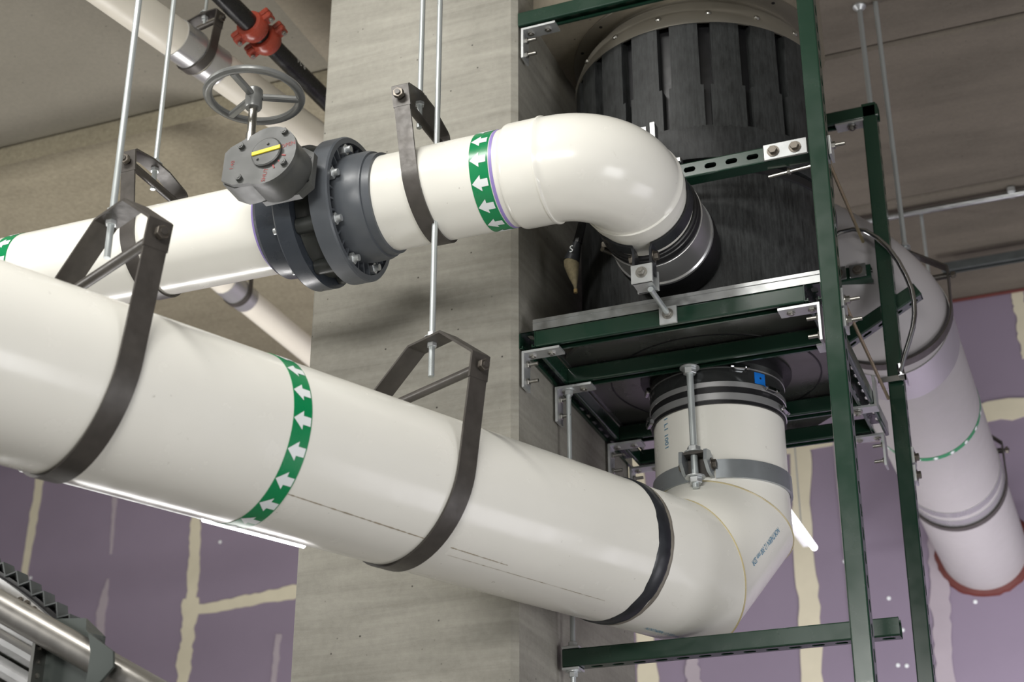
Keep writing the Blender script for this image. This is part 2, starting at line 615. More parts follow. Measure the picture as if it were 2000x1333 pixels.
def strut(name, parent, p0, p1, opening, slots=True, mat=None, label=None):
    """C-channel 41 mm; p0-p1 runs along the middle of the back web, the open side faces `opening`"""
    p0, p1 = V(p0), V(p1)
    L = (p1 - p0).length
    z = (p1 - p0).normalized()
    o = V(opening)
    o = (o - z * o.dot(z)).normalized()
    x = o.cross(z)
    m = M(((x.x, o.x, z.x, p0.x), (x.y, o.y, z.y, p0.y), (x.z, o.z, z.z, p0.z), (0, 0, 0, 1)))
    h, t, lip, ret, w, c = SW, 0.0026, 0.0095, 0.007, SW, 0.0035
    b = B()
    for s in (1, -1):
        pr = [(w / 2 - c, 0), (w / 2 - c * 0.3, c * 0.3), (w / 2, c), (w / 2, h - c), (w / 2 - c * 0.3, h - c * 0.3), (w / 2 - c, h), (w / 2 - lip, h), (w / 2 - lip, h - ret), (w / 2 - lip + t, h - ret), (w / 2 - lip + t, h - t), (w / 2 - t, h - t), (w / 2 - t, t), (w / 2 - c, t)]
        b.prism([(s * a, q) for a, q in pr], m, 0, L)
    if slots:
        vs, fs = slotted(w - 2 * c, L, t)
        b.vf(vs, fs, m)
    else:
        b.prism([(-w / 2 + c, 0), (w / 2 - c, 0), (w / 2 - c, t), (-w / 2 + c, t)], m, 0, L)
    bmesh.ops.remove_doubles(b.b, verts=b.b.verts, dist=1e-5)
    r = b.done(name, mat or M_green, parent, sharp=14)
    if label:
        r['label'] = label
    return r


def plate(name, parent, path, m, w, t=0.006, mat=None):
    return B().ribbon(path, m, w, t).done(name, mat or M_zinc, parent)


# ------------------------------------------------------------------ steel rack
rack = thing('strut_rack', 'green steel strut rack bolted between concrete column and two posts, carrying the black tank', 'rack', (-0.87, 3.6, 2.2))
# front post leans a hair, its open side faces the tank, slots face outwards
strut('post', rack, (-0.482, 3.166, 2.05), (-0.462, 3.166, 4.7), (-1, 0, 0))
strut('post', rack, (-0.472, 4.0, 1.9), (-0.444, 4.0, 4.2), (-1, 0, 0))
ZB = 3.226
for yy in (3.1785, 3.4055, 3.8155, 4.0055):
    strut('cross_beam', rack, (-1.193, yy, ZB), (-0.556, yy, ZB), (0, 0, -1))
strut('side_beam', rack, (-1.2145, 3.158, ZB), (-1.2145, 4.03, ZB), (0, 0, -1))
strut('side_beam', rack, (-0.535, 3.158, ZB), (-0.535, 4.03, ZB), (0, 0, -1))
strut('top_beam', rack, (-1.234, 3.172, 4.1555), (-0.40, 3.172, 4.1555), (0, 0, -1))
strut('middle_beam', rack, (-1.234, 3.150, 3.577), (-0.512, 3.150, 3.577), (0, 1, 0), label='green slotted channel in front of the tank above the elbow')
strut('rear_middle_beam', rack, (-1.234, 3.99, 3.665), (-0.51, 3.99, 3.665), (0, 1, 0))
strut('rear_top_beam', rack, (-1.234, 4.0, 4.195), (-0.44, 4.0, 4.195), (0, 0, -1))


def bolt(me, br, p, z):
    return inst(me, 'bolt' if me is not ME_stud else 'anchor_stud', br, axes(p, z))


def lbracket(x, yy, zt, sgn, drop=0.098, out=0.10, studs=True, name='bracket'):
    """angle bracket: leg under a beam pointing sgn*x, leg down the column or the post"""
    m = axes((x, yy, zt), (0, -1, 0), (1, 0, 0))   # local x = world x, local y = z
    t = 0.006
    if sgn > 0:
        path = [(0, -drop), (0, -t), (0, -t)] and [(t, -drop), (t, -t), (out, -t)]
        path = [(out, -t), (t, -t), (t, -drop)]
    else:
        path = [(-out, -t), (-t, -t), (-t, -drop)]
        path = path[::-1]
    br = B().ribbon(path, m, SW, t if False else t).done(name, M_zinc, rack)
    for k in (0.026, 0.074):
        bolt(ME_bolt, br, (x + sgn * k, yy, zt - t - 0.004), (0, 0, -1))
    if studs:
        for k in (0.034, 0.078):
            bolt(ME_stud, br, (x + sgn * (t + 0.004), yy, zt - k), (sgn, 0, 0))
    return br


for yy in (3.1785, 3.4055, 3.8155, 4.0055):
    lbracket(-1.2345, yy, ZB - SW - 0.0002, 1)
lbracket(-1.2335, 3.178, 4.1555 - SW - 0.0002, 1)
lbracket(-0.5165, 3.1785, ZB - SW - 0.0002, -1, studs=True)
lbracket(-0.5165, 4.0055, ZB - SW - 0.0002, -1)
# flat splice plate on the second beam, upright angle on the third
pb = B().box((-0.545, 3.4055, ZB - SW - 0.004), (0.062, 0.041, 0.006)).done('bracket', M_zinc, rack)
bolt(ME_bolt, pb, (-0.545, 3.4055, ZB - SW - 0.011), (0, 0, -1))
pb = B().ribbon([(-0.10, 0), (0, 0), (0, 0.085)], axes((-0.507, 3.8155, ZB - SW - 0.007), (0, -1, 0), (1, 0, 0)), 0.041, 0.006).done('bracket', M_zinc, rack)
bolt(ME_bolt, pb, (-0.56, 3.8155, ZB - SW - 0.012), (0, 0, -1))
# bright plate with two bolts joining middle beam and post
pb = B().box((-0.566, 3.1465, 3.577), (0.104, 0.006, 0.044), bev=0.002).done('bracket', M_galv, rack)
pb.rotation_euler[0] = 0
for xx in (-0.594, -0.543):
    bolt(ME_dark, pb, (xx, 3.1395, 3.577), (0, -1, 0))
pb = B().box((-0.4745 + 0.008, 3.185, 3.577), (0.006, 0.044, 0.05)).done('square_washer', M_zinc, rack)
inst(ME_stud, 'anchor_stud', pb, axes((-0.463, 3.178, 3.582), (1, 0, 0)))
for zz in (3.185, 3.135):
    pb = B().box((-0.4735, 3.19, zz), (0.006, 0.05, 0.044)).done('square_washer', M_zinc, rack)
    inst(ME_stud, 'anchor_stud', pb, axes((-0.467, 3.186, zz), (1, 0, 0)))
for zz in (3.10, 3.05):
    pb = B().box((-0.4555, 4.02, zz + 0.01), (0.006, 0.045, 0.044)).done('square_washer', M_zinc, rack)
    inst(ME_dark, 'bolt', pb, axes((-0.449, 4.02, zz + 0.01), (1, 0, 0)))
# small fittings on the rear middle beam and the rear top beam
for xx in (-0.60, -0.545):
    pb = B().box((xx, 3.984, 3.667), (0.046, 0.006, 0.04), bev=0.002).done('bracket', M_galv, rack)
    bolt(ME_dark, pb, (xx, 3.977, 3.667), (0, -1, 0))
B().box((-0.612, 3.985, 3.72), (0.03, 0.008, 0.10), bev=0.002).done('bracket', M_galv, rack)
pb = B().ribbon([(-0.09, 0), (0, 0), (0, -0.075)], axes((-0.475, 4.0, 4.146), (0, -1, 0), (1, 0, 0)), 0.041, 0.006).done('bracket', M_zinc, rack)
bolt(ME_bolt, pb, (-0.52, 4.0, 4.14), (0, 0, -1))
# stub channel with a plate on the tank side of the middle beam
pb = B().box((-0.918, 3.166, 3.715), (0.034, 0.008, 0.034), bev=0.002).box((-0.888, 3.18, 3.712), (0.012, 0.03, 0.058)).box((-0.938, 3.18, 3.725), (0.007, 0.03, 0.03)).box((-0.915, 3.19, 3.66), (0.02, 0.012, 0.13)).done('beam_clamp', M_galv, rack)
pb = B().box((-0.832, 3.172, 3.618), (0.026, 0.022, 0.016), bev=0.003).done('beam_clamp', M_galv, rack)
# long thin ties on the side of the rack
for (a, b2) in (((-0.515, 3.22, 3.70), (-0.515, 3.93, 3.725)), ((-0.497, 3.2, 3.262), (-0.497, 3.96, 3.262))):
    B().cyl(a, b2, 0.0046, 10).done('tie_rod', M_brass, rack)
B().cyl((-0.62, 3.20, 3.545), (-0.52, 3.20, 3.552), 0.0045, 10).nut(axes((-0.575, 3.20, 3.5485), (1, 0, 0)), 0.014, 0.007).done('tie_rod', M_bolt, rack)
strut('brace', rack, (-0.385, 4.045, 3.585), (-0.66, 4.045, 3.435), (0.4, 0, 1))

# lower trapeze beam hung on rods under the bend of the big pipe
trap = thing('trapeze_beam', 'green slotted channel on hanging rods, passing under the bend of the big white pipe', 'beam', (-0.84, 3.4055, 2.48))
strut('channel', trap, (-1.219, 3.4055, 2.4775), (-0.455, 3.4055, 2.4775), (0, 0, 1))
for xx in (-1.2,):
    rd = B().cyl((xx, 3.4055, 1.6), (xx, 3.4055, 3.178), 0.0062, 12).done('threaded_rod', M_rod, trap)
    for zz, s in ((2.5225, 1), (2.4735, -1), (3.176, -1)):
        B().box((xx, 3.4055, zz), (0.042, 0.042, 0.006), bev=0.001).done('square_washer', M_zinc, trap)
        inst(ME_nut, 'nut', trap, axes((xx, 3.4055, zz + s * 0.003), (0, 0, s)))

# ------------------------------------------------------------------ tank and its tray
tray = thing('tank_tray', 'flat metal tray with a bright front angle, resting on the rack under the black tank', 'tray', (-0.87, 3.6, 3.228))
octo = []
xa, xb, ya, yb, cc = -1.195, -0.545, 3.185, 4.02, 0.17
octo = [(xa + cc, ya), (xb - cc * 0.8, ya), (xb, ya + cc * 0.9), (xb, yb - cc), (xb - cc, yb), (xa + cc, yb), (xa, yb - cc), (xa, ya + cc)]
B().prism(octo, I4, 3.231, 3.241).done('base_plate', M_sheet, tray)
B().lathe([(0.262, 3.2295), (0.266, 3.2295), (0.266, 3.2312), (0.262, 3.2312)], M.Translation((-0.873, 3.6, 0)), 64, close=True).done('seam_ring', M_rubber, tray)
B().box((-0.858, 3.161, 3.240), (0.684, 0.006, 0.026)).box((-0.858, 3.18, 3.2545), (0.684, 0.044, 0.003)).box((-0.858, 3.1575, 3.247), (0.684, 0.003, 0.002)).done('front_angle', M_galv, tray)
B().box((-1.19, 3.6, 3.240), (0.006, 0.80, 0.026)).done('side_angle', M_galv, tray)

TX, TY = -0.873, 3.6
tank = thing('filter_tank', 'large black plastic upright tank with a ribbed collar, hanging from the concrete behind the elbow', 'tank', (TX, TY, 3.25))
mt = M.Translation((TX, TY, 0))
B().lathe([(0, 3.2565), (0.318, 3.2565), (0.333, 3.262), (0.334, 3.30), (0.334, 3.652), (0.325, 3.662), (0, 3.662)], mt, 96).done('body', M_black, tank)
B().lathe([(0.3, 3.655), (0.30, 3.70), (0.31, 3.72), (0.31, 4.10), (0, 4.10), (0, 3.655)], mt, 96).done('core', M_rubber, tank)
B().lathe([(0.3342, 3.642), (0.3385, 3.644), (0.3385, 3.664), (0.322, 3.668)], mt, 96).done('clamp_band', M_rubber, tank)
B().lathe([(0.305, 3.682), (0.330, 3.684), (0.333, 3.69), (0.333, 3.722), (0.338, 3.73), (0.338, 3.774), (0.312, 3.776), (0.305, 3.70)], mt, 96).done('lower_collar', M_blackrib, tank)


def curved_block(b, a0, a1, r0, r1, z0, z1, n=5):
    prof = [(r0, z0), (r1, z0), (r1, z1), (r0, z1)]
    b.lathe(prof, mt, n, a0, a1, close=True)


rb = B()
PITCHR = 2 * PI / 20
curved_block(rb, -PITCHR * 0.345, PITCHR * 0.345, 0.30, 0.338, 3.895, 4.098)
curved_block(rb, -PITCHR * 0.415, PITCHR * 0.415, 0.30, 0.338, 3.77, 3.8951)
me_rib = mk_rib = rb.mesh('rib', (TX, TY, 0))
me_rib.materials.append(M_blackrib)
for k in range(20):
    a = rad(-63.5) + k * PITCHR
    inst(me_rib, 'rib', tank, M.Translation((TX, TY, 0)) @ M.Rotation(a, 4, 'Z'))
B().lathe([(0.334, 4.086), (0.3385, 4.086), (0.340, 4.10), (0.322, 4.150), (0.300, 4.176), (0.2965, 4.190), (0.2965, 4.199), (0.285, 4.199), (0.285, 4.18), (0.322, 4.10)], mt, 120).done('steel_collar', M_ring, tank)
B().lathe([(0.290, 4.1925), (0.342, 4.1925), (0.342, 4.199), (0.290, 4.199)], mt, 120, close=True).done('ceiling_flange', M_ring, tank)
me_rv = mk(B().lathe([(0.0085, 0), (0.0085, 0.002), (0.006, 0.005), (0, 0.0062)], I4, 16), 'rivet', M_bolt)
me_hole = mk(B().lathe([(0.0048, 0), (0.0048, 0.001), (0, 0.001)], I4, 12), 'hole', M_rubber)
for k in range(16):
    a = rad(-70) + k * 2 * PI / 16
    d = V((math.cos(a), math.sin(a), 0))
    nn = (d * 0.85 + V((0, 0, 0.42))).normalized()
    inst(me_rv, 'rivet', tank, axes(V((TX, TY, 4.118)) + d * 0.3335, nn))
    a += rad(11)
    d = V((math.cos(a), math.sin(a), 0))
    inst(me_hole, 'bolt_hole', tank, axes(V((TX, TY, 4.1925)) + d * 0.326, (0, 0, -1)))


# ------------------------------------------------------------------ pipe helpers
class Axis:
    def __init__(s, o, d):
        s.o, s.d = V(o), V(d).normalized()
        s.n = V((s.d.y, -s.d.x, 0)).normalized()
        s.u = s.n.cross(s.d) if s.n.length > 0.5 else V((0, 0, 1))

    def p(s, t, phi=0, r=0):
        return s.o + s.d * t + (s.n * math.cos(phi) + s.u * math.sin(phi)) * r

    def m(s, t=0):
        return M(((s.n.x, s.u.x, -s.d.x, 0), (s.n.y, s.u.y, -s.d.y, 0), (s.n.z, s.u.z, -s.d.z, 0), (0, 0, 0, 1))) if False else axes(s.p(t), s.d, s.n)

    def ring(s, b, prof, n=96, close=True):
        """prof in (radius, t)"""
        return b.lathe(prof, axes(s.o, s.d, s.n), n, close=close)


def arrow_mesh(ax, t, phi, R, k=1.0, flip=1):
    """white arrow printed on the tape, pointing towards -d"""
    r = R + 0.0017
    ws = [-0.0175, -0.0128, -0.00821, -0.0082, -0.004, 0, 0.004, 0.0082, 0.00821, 0.0128, 0.0175]
    vs, fs = [], []
    for w in ws:
        a = -0.0195 + abs(w) * 0.0205 / 0.0175
        b = 0.0175 if abs(w) < 0.008205 else 0.0011
        for q in (a, b):
            vs.append(ax.p(t + q * k * flip, phi + w * k / R, r))
    for i in range(len(ws) - 1):
        fs.append([2 * i, 2 * i + 1, 2 * i + 3, 2 * i + 2])
    return vs, fs


def flow_tape(parent, ax, t0, t1, R, phi0, dphi, count, flip=1, k=1.0):
    tp = ax.ring(B(), [(R + 0.0002, t0), (R + 0.0010, t0), (R + 0.0010, t1), (R + 0.0002, t1)], 96).done('flow_tape', M_tape, parent)
    for i in range(count):
        vs, fs = arrow_mesh(ax, (t0 + t1) / 2, rad(phi0 + dphi * i), R, k, flip)
        B().vf(vs, fs).done('arrow', M_white, tp, sharp=60)
    return tp


def text_flat(txt, size):
    cu = bpy.data.curves.new('txt', 'FONT')
    cu.body = txt
    cu.size = size
    cu.align_x = 'CENTER'
    cu.align_y = 'CENTER'
    cu.resolution_u = 2
    ob = bpy.data.objects.new('txt', cu)
    COL.objects.link(ob)
    dg = bpy.context.evaluated_depsgraph_get()
    me = bpy.data.meshes.new_from_object(ob.evaluated_get(dg))
    vs = [v.co.copy() for v in me.vertices]
    fs = [list(p.vertices) for p in me.polygons]
    bpy.data.objects.remove(ob)
    bpy.data.meshes.remove(me)
    bpy.data.curves.remove(cu)
    return vs, fs


def text_pipe(txt, size, ax, t, phi, R, mat, parent, rot=0.0, sx=1.0, name='lettering'):
    vs, fs = text_flat(txt, size)
    c, s = math.cos(rot), math.sin(rot)
    q = []
    for v in vs:
        a, w = (v.x * sx * c - v.y * s), (v.x * sx * s + v.y * c)
        q.append(ax.p(t + a, phi + w / R, R + 0.0012))
    return B().vf(q, fs).done(name, mat, parent)


def text_plane(txt, size, m, mat, parent, name='lettering'):
    vs, fs = text_flat(txt, size)
    return B().vf(vs, fs, m).done(name, mat, parent)


# ------------------------------------------------------------------ the big pipe
TH = rad(25.1)
big = Axis((-0.873, 3.6, 2.69), (math.sin(TH), math.cos(TH), 0))
RB = 0.162
bp = thing('drain_pipe', 'largest white plastic pipe bending up under the tank, black ring near the bend', 'pipe', (-1.2, 2.9, 2.69))
S1, Z2 = -0.15, 2.84
tn = math.tan(rad(22.5))


def mitre_run(name, p0, d, e_in, c0, c1, ln, n=96, parent=bp):
    """pipe length between two planes; each plane's offset along d varies as c*cos(angle to e_in)"""
    d = V(d).normalized()
    e = V(e_in)
    e = (e - d * e.dot(d)).normalized()
    g = d.cross(e)
    rings = []
    K = 10
    vs, fs = [], []
    for i in range(K + 1):
        f = i / K
        for k in range(n):
            a = 2 * PI * k / n
            off = (1 - f) * c0 * math.cos(a) * RB + f * (ln + c1 * math.cos(a) * RB)
            vs.append(V(p0) + d * off + (e * math.cos(a) + g * math.sin(a)) * RB)
    for i in range(K):
        for k in range(n):
            j = (k + 1) % n
            fs.append([i * n + k, i * n + j, (i + 1) * n + j, (i + 1) * n + k])
    return B().vf(vs, fs).done(name, M_pvc, parent)


pa = big.p(S1)
pz = V((-0.873, 3.6, Z2))
mitre_run('pipe_run', big.p(-3.2), big.d, (0, 0, 1), 0, -tn, S1 + 3.2)
mitre_run('bend_segment', pa, pz - pa, -big.d, tn, -tn, (pz - pa).length) if False else None
dg45 = (pz - pa).normalized()
ein = (-big.d + V((0, 0, 1))).normalized()
mitre_run('bend_segment', pa, dg45, ein, tn, -tn, (pz - pa).length)
mitre_run('riser', pz, (0, 0, 1), -big.d, tn, 0, 3.13 - Z2)
# beads along the two mitred joints
for pc, na, e1 in ((pa, (big.d + dg45).normalized(), ein), (pz, (dg45 + V((0, 0, 1))).normalized(), ein)):
    q = []
    for k in range(97):
        a = 2 * PI * k / 96
        dirv = big.d if pc is pa else V((0, 0, 1))
        e = V((0, 0, 1)) if pc is pa else -big.d
        g = dirv.cross(e)
        q.append(pc + e * math.cos(a) * RB + g * math.sin(a) * RB - dirv * (tn * math.cos(a) * RB) * (1 if pc is pa else -1))
    B().tube(q, 0.0022, 6, False).done('weld_bead', M_bead, bp)
# black electro-fusion ring, slightly ragged
rng = random.Random(3)
for (t0, t1, h, jag, mat) in ((-0.427, -0.388, 0.003, 0.003, M_gum), (-0.389, -0.377, 0.0014, 0.002, M_smear)):
    vs, fs = [], []
    n = 120
    j0 = j1 = 0
    for k in range(n):
        a = 2 * PI * k / n
        j0 = 0.8 * j0 + rng.uniform(-1, 1) * jag * 0.5
        j1 = 0.8 * j1 + rng.uniform(-1, 1) * jag * 0.5
        for r, t in ((RB + 0.0002, t0 + j0), (RB + h, t0 + 0.005 + j0), (RB + h, t1 - 0.005 + j1), (RB + 0.0002, t1 + j1)):
            vs.append(big.p(t, a, r))
    for k in range(n):
        j = (k + 1) % n
        for q in range(3):
            fs.append([4 * k + q, 4 * k + q + 1, 4 * j + q + 1, 4 * j + q])
    B().vf(vs, fs).done('weld_ring', mat, bp)
flow_tape(bp, big, -1.393, -1.353, RB, -3.5, 20, 18)
text_pipe('NORTHERN 12 300 mm SDR', 0.020, Axis(pa, dg45), 0.105, rad(-12), RB, M_blue, bp, PI, 0.62)
text_pipe('NORTHERN 12 300 mm SDR', 0.018, big, -0.246, rad(-86), RB, M_blue, bp, 0, 0.6)
text_pipe('11L1 1001', 0.022, Axis((-0.873, 3.6, 3.06), (0, 0, 1)), -0.01, 0, RB, M_blue, bp, 0) if False else None
vs, fs = text_flat('11 L1 1001', 0.021)
q = []
for v in vs:
    a = rad(-128) + v.y / RB
    q.append(V((-0.873 + math.cos(a) * (RB + 0.0012), 3.6 + math.sin(a) * (RB + 0.0012), 3.055 - v.x)))
B().vf(q, fs).done('lettering', M_blue, bp)
# grimy seam lines along the pipe
for t0, t1, p0, p1, wd in ((-1.352, -1.012, -51.8, -56.0, 0.0014), (-0.955, -0.80, -57, -58.5, 0.0012), (-0.95, -0.50, -64, -66, 0.0007)):
    vs, fs = [], []
    K = 60
    for i in range(K + 1):
        t = t0 + (t1 - t0) * i / K
        w = wd * (0.25 + rng.random())
        for s in (-1, 1):
            vs.append(big.p(t, rad(p0 + (p1 - p0) * i / K) + s * w / RB, RB + 0.0004))
    for i in range(K):
        fs.append([2 * i, 2 * i + 1, 2 * i + 3, 2 * i + 2])
    B().vf(vs, fs).done('grime_line', M_grime, bp)

# sleeve joining riser and tank
cp = thing('sleeve_coupling', 'dark shiny sleeve coupling with clamp bands joining the upright white pipe to the tray', 'coupling', (-0.873, 3.6, 3.1))
vx = Axis((-0.873, 3.6, 0), (0, 0, 1))
vx.n, vx.u = V((1, 0, 0)), V((0, 1, 0))


def vring(prof, n=96, close=True):
    return B().lathe(prof, M.Translation((-0.873, 3.6, 0)), n, close=close)


vring([(0.163, 3.094), (0.1675, 3.094), (0.1675, 3.228), (0.163, 3.228)]).done('rubber_sleeve', M_rubber, cp)
vring([(0.1672, 3.141), (0.1690, 3.141), (0.1690, 3.205), (0.1672, 3.205)]).done('steel_shield', M_darkstain, cp)
vring([(0.1672, 3.103), (0.1695, 3.104), (0.1695, 3.121), (0.1672, 3.122)]).done('clamp_band', M_sleeve, cp)
vring([(0.1688, 3.137), (0.1705, 3.138), (0.1705, 3.150), (0.1688, 3.151)]).done('clamp_band', M_sleeve, cp)
vring([(0.1688, 3.186), (0.1700, 3.186), (0.1700, 3.189), (0.1688, 3.189)]).done('clamp_band', M_sleeve, cp)
vring([(0.163, 3.226), (0.19, 3.226), (0.19, 3.2305), (0.163, 3.2305)]).done('top_flange', M_rubber, cp)
scm = mk(B().box((0, 0, 0.006), (0.030, 0.012, 0.011), bev=0.002).cyl((-0.022, 0, 0.006), (0.024, 0, 0.006), 0.0038, 8).nut(axes((0.018, 0, 0.006), (1, 0, 0)), 0.011, 0.007), 'clamp_screw', M_stain)
for a, z, r in ((-57, 3.187, 0.17), (-28, 3.144, 0.1705), (-8, 3.11, 0.1695), (-158, 3.11, 0.1695), (-155, 3.187, 0.17), (-150, 3.095, 0.17)):
    d = V((math.cos(rad(a)), math.sin(rad(a)), 0))
    inst(scm, 'clamp_screw', cp, axes(V((-0.873, 3.6, z)) + d * r, d, (-d.y, d.x, 0)))
vs, fs = [], []
for i in range(5):
    a = rad(-43 + 11 * i / 4)
    for z in (3.152, 3.182):
        vs.append((-0.873 + 0.1697 * math.cos(a), 3.6 + 0.1697 * math.sin(a), z))
for i in range(4):
    fs.append([2 * i, 2 * i + 2, 2 * i + 3, 2 * i + 1])
tg = B().vf(vs, fs).done('label_sticker', M_bluetag, cp)
B().lathe([(0.0028, 0), (0.0028, 0.0006), (0, 0.0008)], axes((-0.873 + 0.1699 * math.cos(rad(-37)), 3.6 + 0.1699 * math.sin(rad(-37)), 3.168), (math.cos(rad(-37)), math.sin(rad(-37)), 0)), 8).done('dot', M_rubber, tg)

# riser clamp hung from the second cross beam
rc = thing('riser_clamp', 'grey steel clamp around the upright pipe, hung on a single rod from the rack', 'clamp', (-0.889, 3.405, 2.93))
pth = []
for i in range(49):
    a = rad(-90 + 9) + rad(342) * i / 48
    pth.append((0.1635 * math.cos(a), 0.1635 * math.sin(a)))
mcl = M.Translation((-0.873, 3.6, 2.927))
cb = B().ribbon(pth[::-1], mcl, 0.046, 0.006)
band = cb.done('clamp_band', M_worn, rc)
for sx, xx in ((-1, -0.915), (1, -0.855)):
    e = B().prism([(3.441, 2.905), (3.441, 2.953), (3.41, 2.966), (3.377, 2.958), (3.372, 2.93), (3.40, 2.91)], M(((0, 0, 1, xx - 0.004), (1, 0, 0, 0), (0, 1, 0, 0), (0, 0, 0, 1))), 0, 0.008).done('ear', M_worn, rc)
    inst(ME_dark, 'bolt', e, axes((xx + sx * 0.008, 3.42, 2.935), (sx, 0, 0)))
B().box((-0.885, 3.405, 2.958), (0.055, 0.028, 0.006)).box((-0.885, 3.432, 2.935), (0.055, 0.006, 0.05)).done('yoke', M_hang, rc)
B().cyl((-0.889, 3.4055, 2.875), (-0.889, 3.4055, 3.183), 0.0085, 16).done('threaded_rod', M_rod, rc)
big_nut = mk(B().lathe([(0, 0), (0.024, 0), (0.024, 0.003), (0, 0.003)], I4, 28).nut(M.Translation((0, 0, 0.003)), 0.028, 0.014), 'nut', M_zinc)
for zz, s in ((3.1835, -1), (2.903, -1), (2.961, 1)):
    inst(big_nut, 'nut', rc, axes((-0.889, 3.4055, zz), (0, 0, s)))

# ------------------------------------------------------------------ the smaller pipe with elbow
sm = Axis((0, 2.79, 3.42), (1, 0, 0))
RS = 0.1095
# n must look at the camera: -y
up_ = thing('elbow_pipe', 'smaller white plastic pipe run with a wide elbow entering the side of the black tank', 'pipe', (-1.1, 2.85, 3.42))
sm.ring(B(), [(RS, -3.6), (RS, -1.60)], 72, False).done('pipe_run', M_pvc, up_)
sm.ring(B(), [(RS, -1.52), (RS, -1.05)], 72, False).done('pipe_run', M_pvc, up_)
# elbow: socket, bend, socket
rbend = 0.136
xc, yc = -0.877 - rbend, 2.79 + rbend
prof_r = 0.1175
el = B()
pts, rr = [], []
for t, r in ((-1.100, 0.1110), (-1.094, 0.1165), (-1.088, 0.1180), (xc - 0.006, 0.1180), (xc - 0.005, 0.1205), (xc - 0.001, 0.1205), (xc, 0.1168)):
    pts.append(V((t, 2.79, 3.42)))
    rr.append(r)
for i in range(1, 20):
    a = rad(90) * i / 20
    pts.append(V((xc + rbend * math.sin(a), yc - rbend * math.cos(a), 3.42)))
    rr.append(0.1165 + 0.0015 * math.sin(2 * a))
for t, r in ((yc, 0.1170), (yc + 0.001, 0.1205), (yc + 0.005, 0.1205), (yc + 0.006, 0.1180), (yc + 0.034, 0.1175), (yc + 0.038, 0.1110)):
    pts.append(V((-0.877, t, 3.42)))
    rr.append(r)
el.tube(pts, rr, 72, False).done('elbow', M_pvc, up_, sharp=40)
ys = Axis((-0.877, 2.79, 3.42), (0, 1, 0))
ys.ring(B(), [(RS, 0.15), (RS, 0.40)], 72, False).done('spigot', M_pvc, up_)
flow_tape(up_, sm, -1.164, -1.121, RS, -4.2, 27.7, 13)
flow_tape(up_, sm, -2.42, -2.378, RS, -30, 27.7, 13)
# purple primer line and scuffs
sm.ring(B(), [(RS + 0.0002, -1.119), (RS + 0.0006, -1.119), (RS + 0.0006, -1.112), (RS + 0.0002, -1.112)], 72).done('primer_line', plain('purple_primer', srgb(150, 132, 196), 0.4), up_)
sm.ring(B(), [(RS + 0.0002, -1.7005), (RS + 0.0006, -1.7005), (RS + 0.0006, -1.694), (RS + 0.0002, -1.694)], 72).done('primer_line', bpy.data.materials['purple_primer'], up_)

# rubber coupling between spigot and tank
sc_ = thing('rubber_coupling', 'black rubber and steel shield coupling where the elbow meets the tank side', 'coupling', (-0.877, 3.2, 3.42))
ys.ring(B(), [(RS + 0.001, 0.257), (0.117, 0.259), (0.117, 0.298), (RS + 0.006, 0.30)], 72).done('rubber_sleeve', M_rubber, sc_)
ys.ring(B(), [(0.1165, 0.296), (0.1205, 0.297), (0.1205, 0.302), (0.1190, 0.304), (0.1190, 0.378), (0.1225, 0.382), (0.1225, 0.389), (0.112, 0.39), (0.112, 0.296)], 72).done('steel_shield', M_sleeve, sc_)
ys.ring(B(), [(RS + 0.002, 0.389), (0.122, 0.390), (0.124, 0.41), (0.118, 0.472), (RS, 0.478)], 72).done('rubber_sleeve', M_rubber, sc_)
ys.ring(B(), [(0.1168, 0.270), (0.1195, 0.271), (0.1195, 0.286), (0.1168, 0.287)], 72).done('clamp_band', M_rubber, sc_)
B().box((-0.985, 3.075, 3.37), (0.022, 0.016, 0.02), bev=0.003).cyl((-0.99, 3.06, 3.355), (-0.975, 3.1, 3.36), 0.006, 10).done('clamp_screw', M_darkbolt, sc_)

# black pipe clamp with bright bracket and rod
pc_ = thing('pipe_clamp', 'black two eared clamp below the elbow with a bright square bracket and short rod', 'clamp', (-0.877, 3.02, 3.29))
CT = 0.221
pth = []
ea = rad(-90)
for i in range(57):
    a = ea + rad(11) + rad(338) * i / 56
    pth.append((0.1105 * math.cos(a), 0.1105 * math.sin(a)))
# local x = +x world, local y = z world
mcl = M(((1, 0, 0, -0.877), (0, 0, 1, 2.79 + CT), (0, 1, 0, 3.42), (0, 0, 0, 1)))
ex, ez = math.cos(ea), math.sin(ea)
tx, tz = -ez, ex
e0 = [(ex * r + tx * 0.017, ez * r + tz * 0.017) for r in (0.178, 0.125)]
e1 = [(ex * r - tx * 0.017, ez * r - tz * 0.017) for r in (0.125, 0.178)]
B().ribbon((e0 + pth + e1)[::-1], mcl, 0.036, 0.0055).done('clamp_band', M_gum, pc_)
ec = V((-0.877 + ex * 0.135, 2.79 + CT, 3.42 + ez * 0.135))
td = V((tx, 0, tz))
for s in (1, -1):
    inst(ME_dark, 'bolt', pc_, axes(ec + td * 0.027 * s, td * s))
ed = V((ex, 0, ez))
bc = V((-0.877 + ex * 0.186, 2.79 + CT, 3.42 + ez * 0.186))
mb = axes(bc, (0, -1, 0), td)
br = B().box((0, 0, 0.022), (0.05, 0.046, 0.006), mb, bev=0.001).box((0, -0.020, -0.002), (0.044, 0.006, 0.05), mb).box((0, 0, -0.026), (0.05, 0.046, 0.005), mb).box((0.0, 0.02, -0.002), (0.03, 0.006, 0.044), mb).done('bracket', M_zinc, pc_)
inst(ME_bolt, 'bolt', br, mb @ M.Translation((0, 0.002, 0.029)))
p_end = V((-0.867, 3.150, 3.209))
B().cyl(bc + V((0.012, 0.0, -0.03)), p_end, 0.0065, 12).done('threaded_rod', M_rod, pc_)
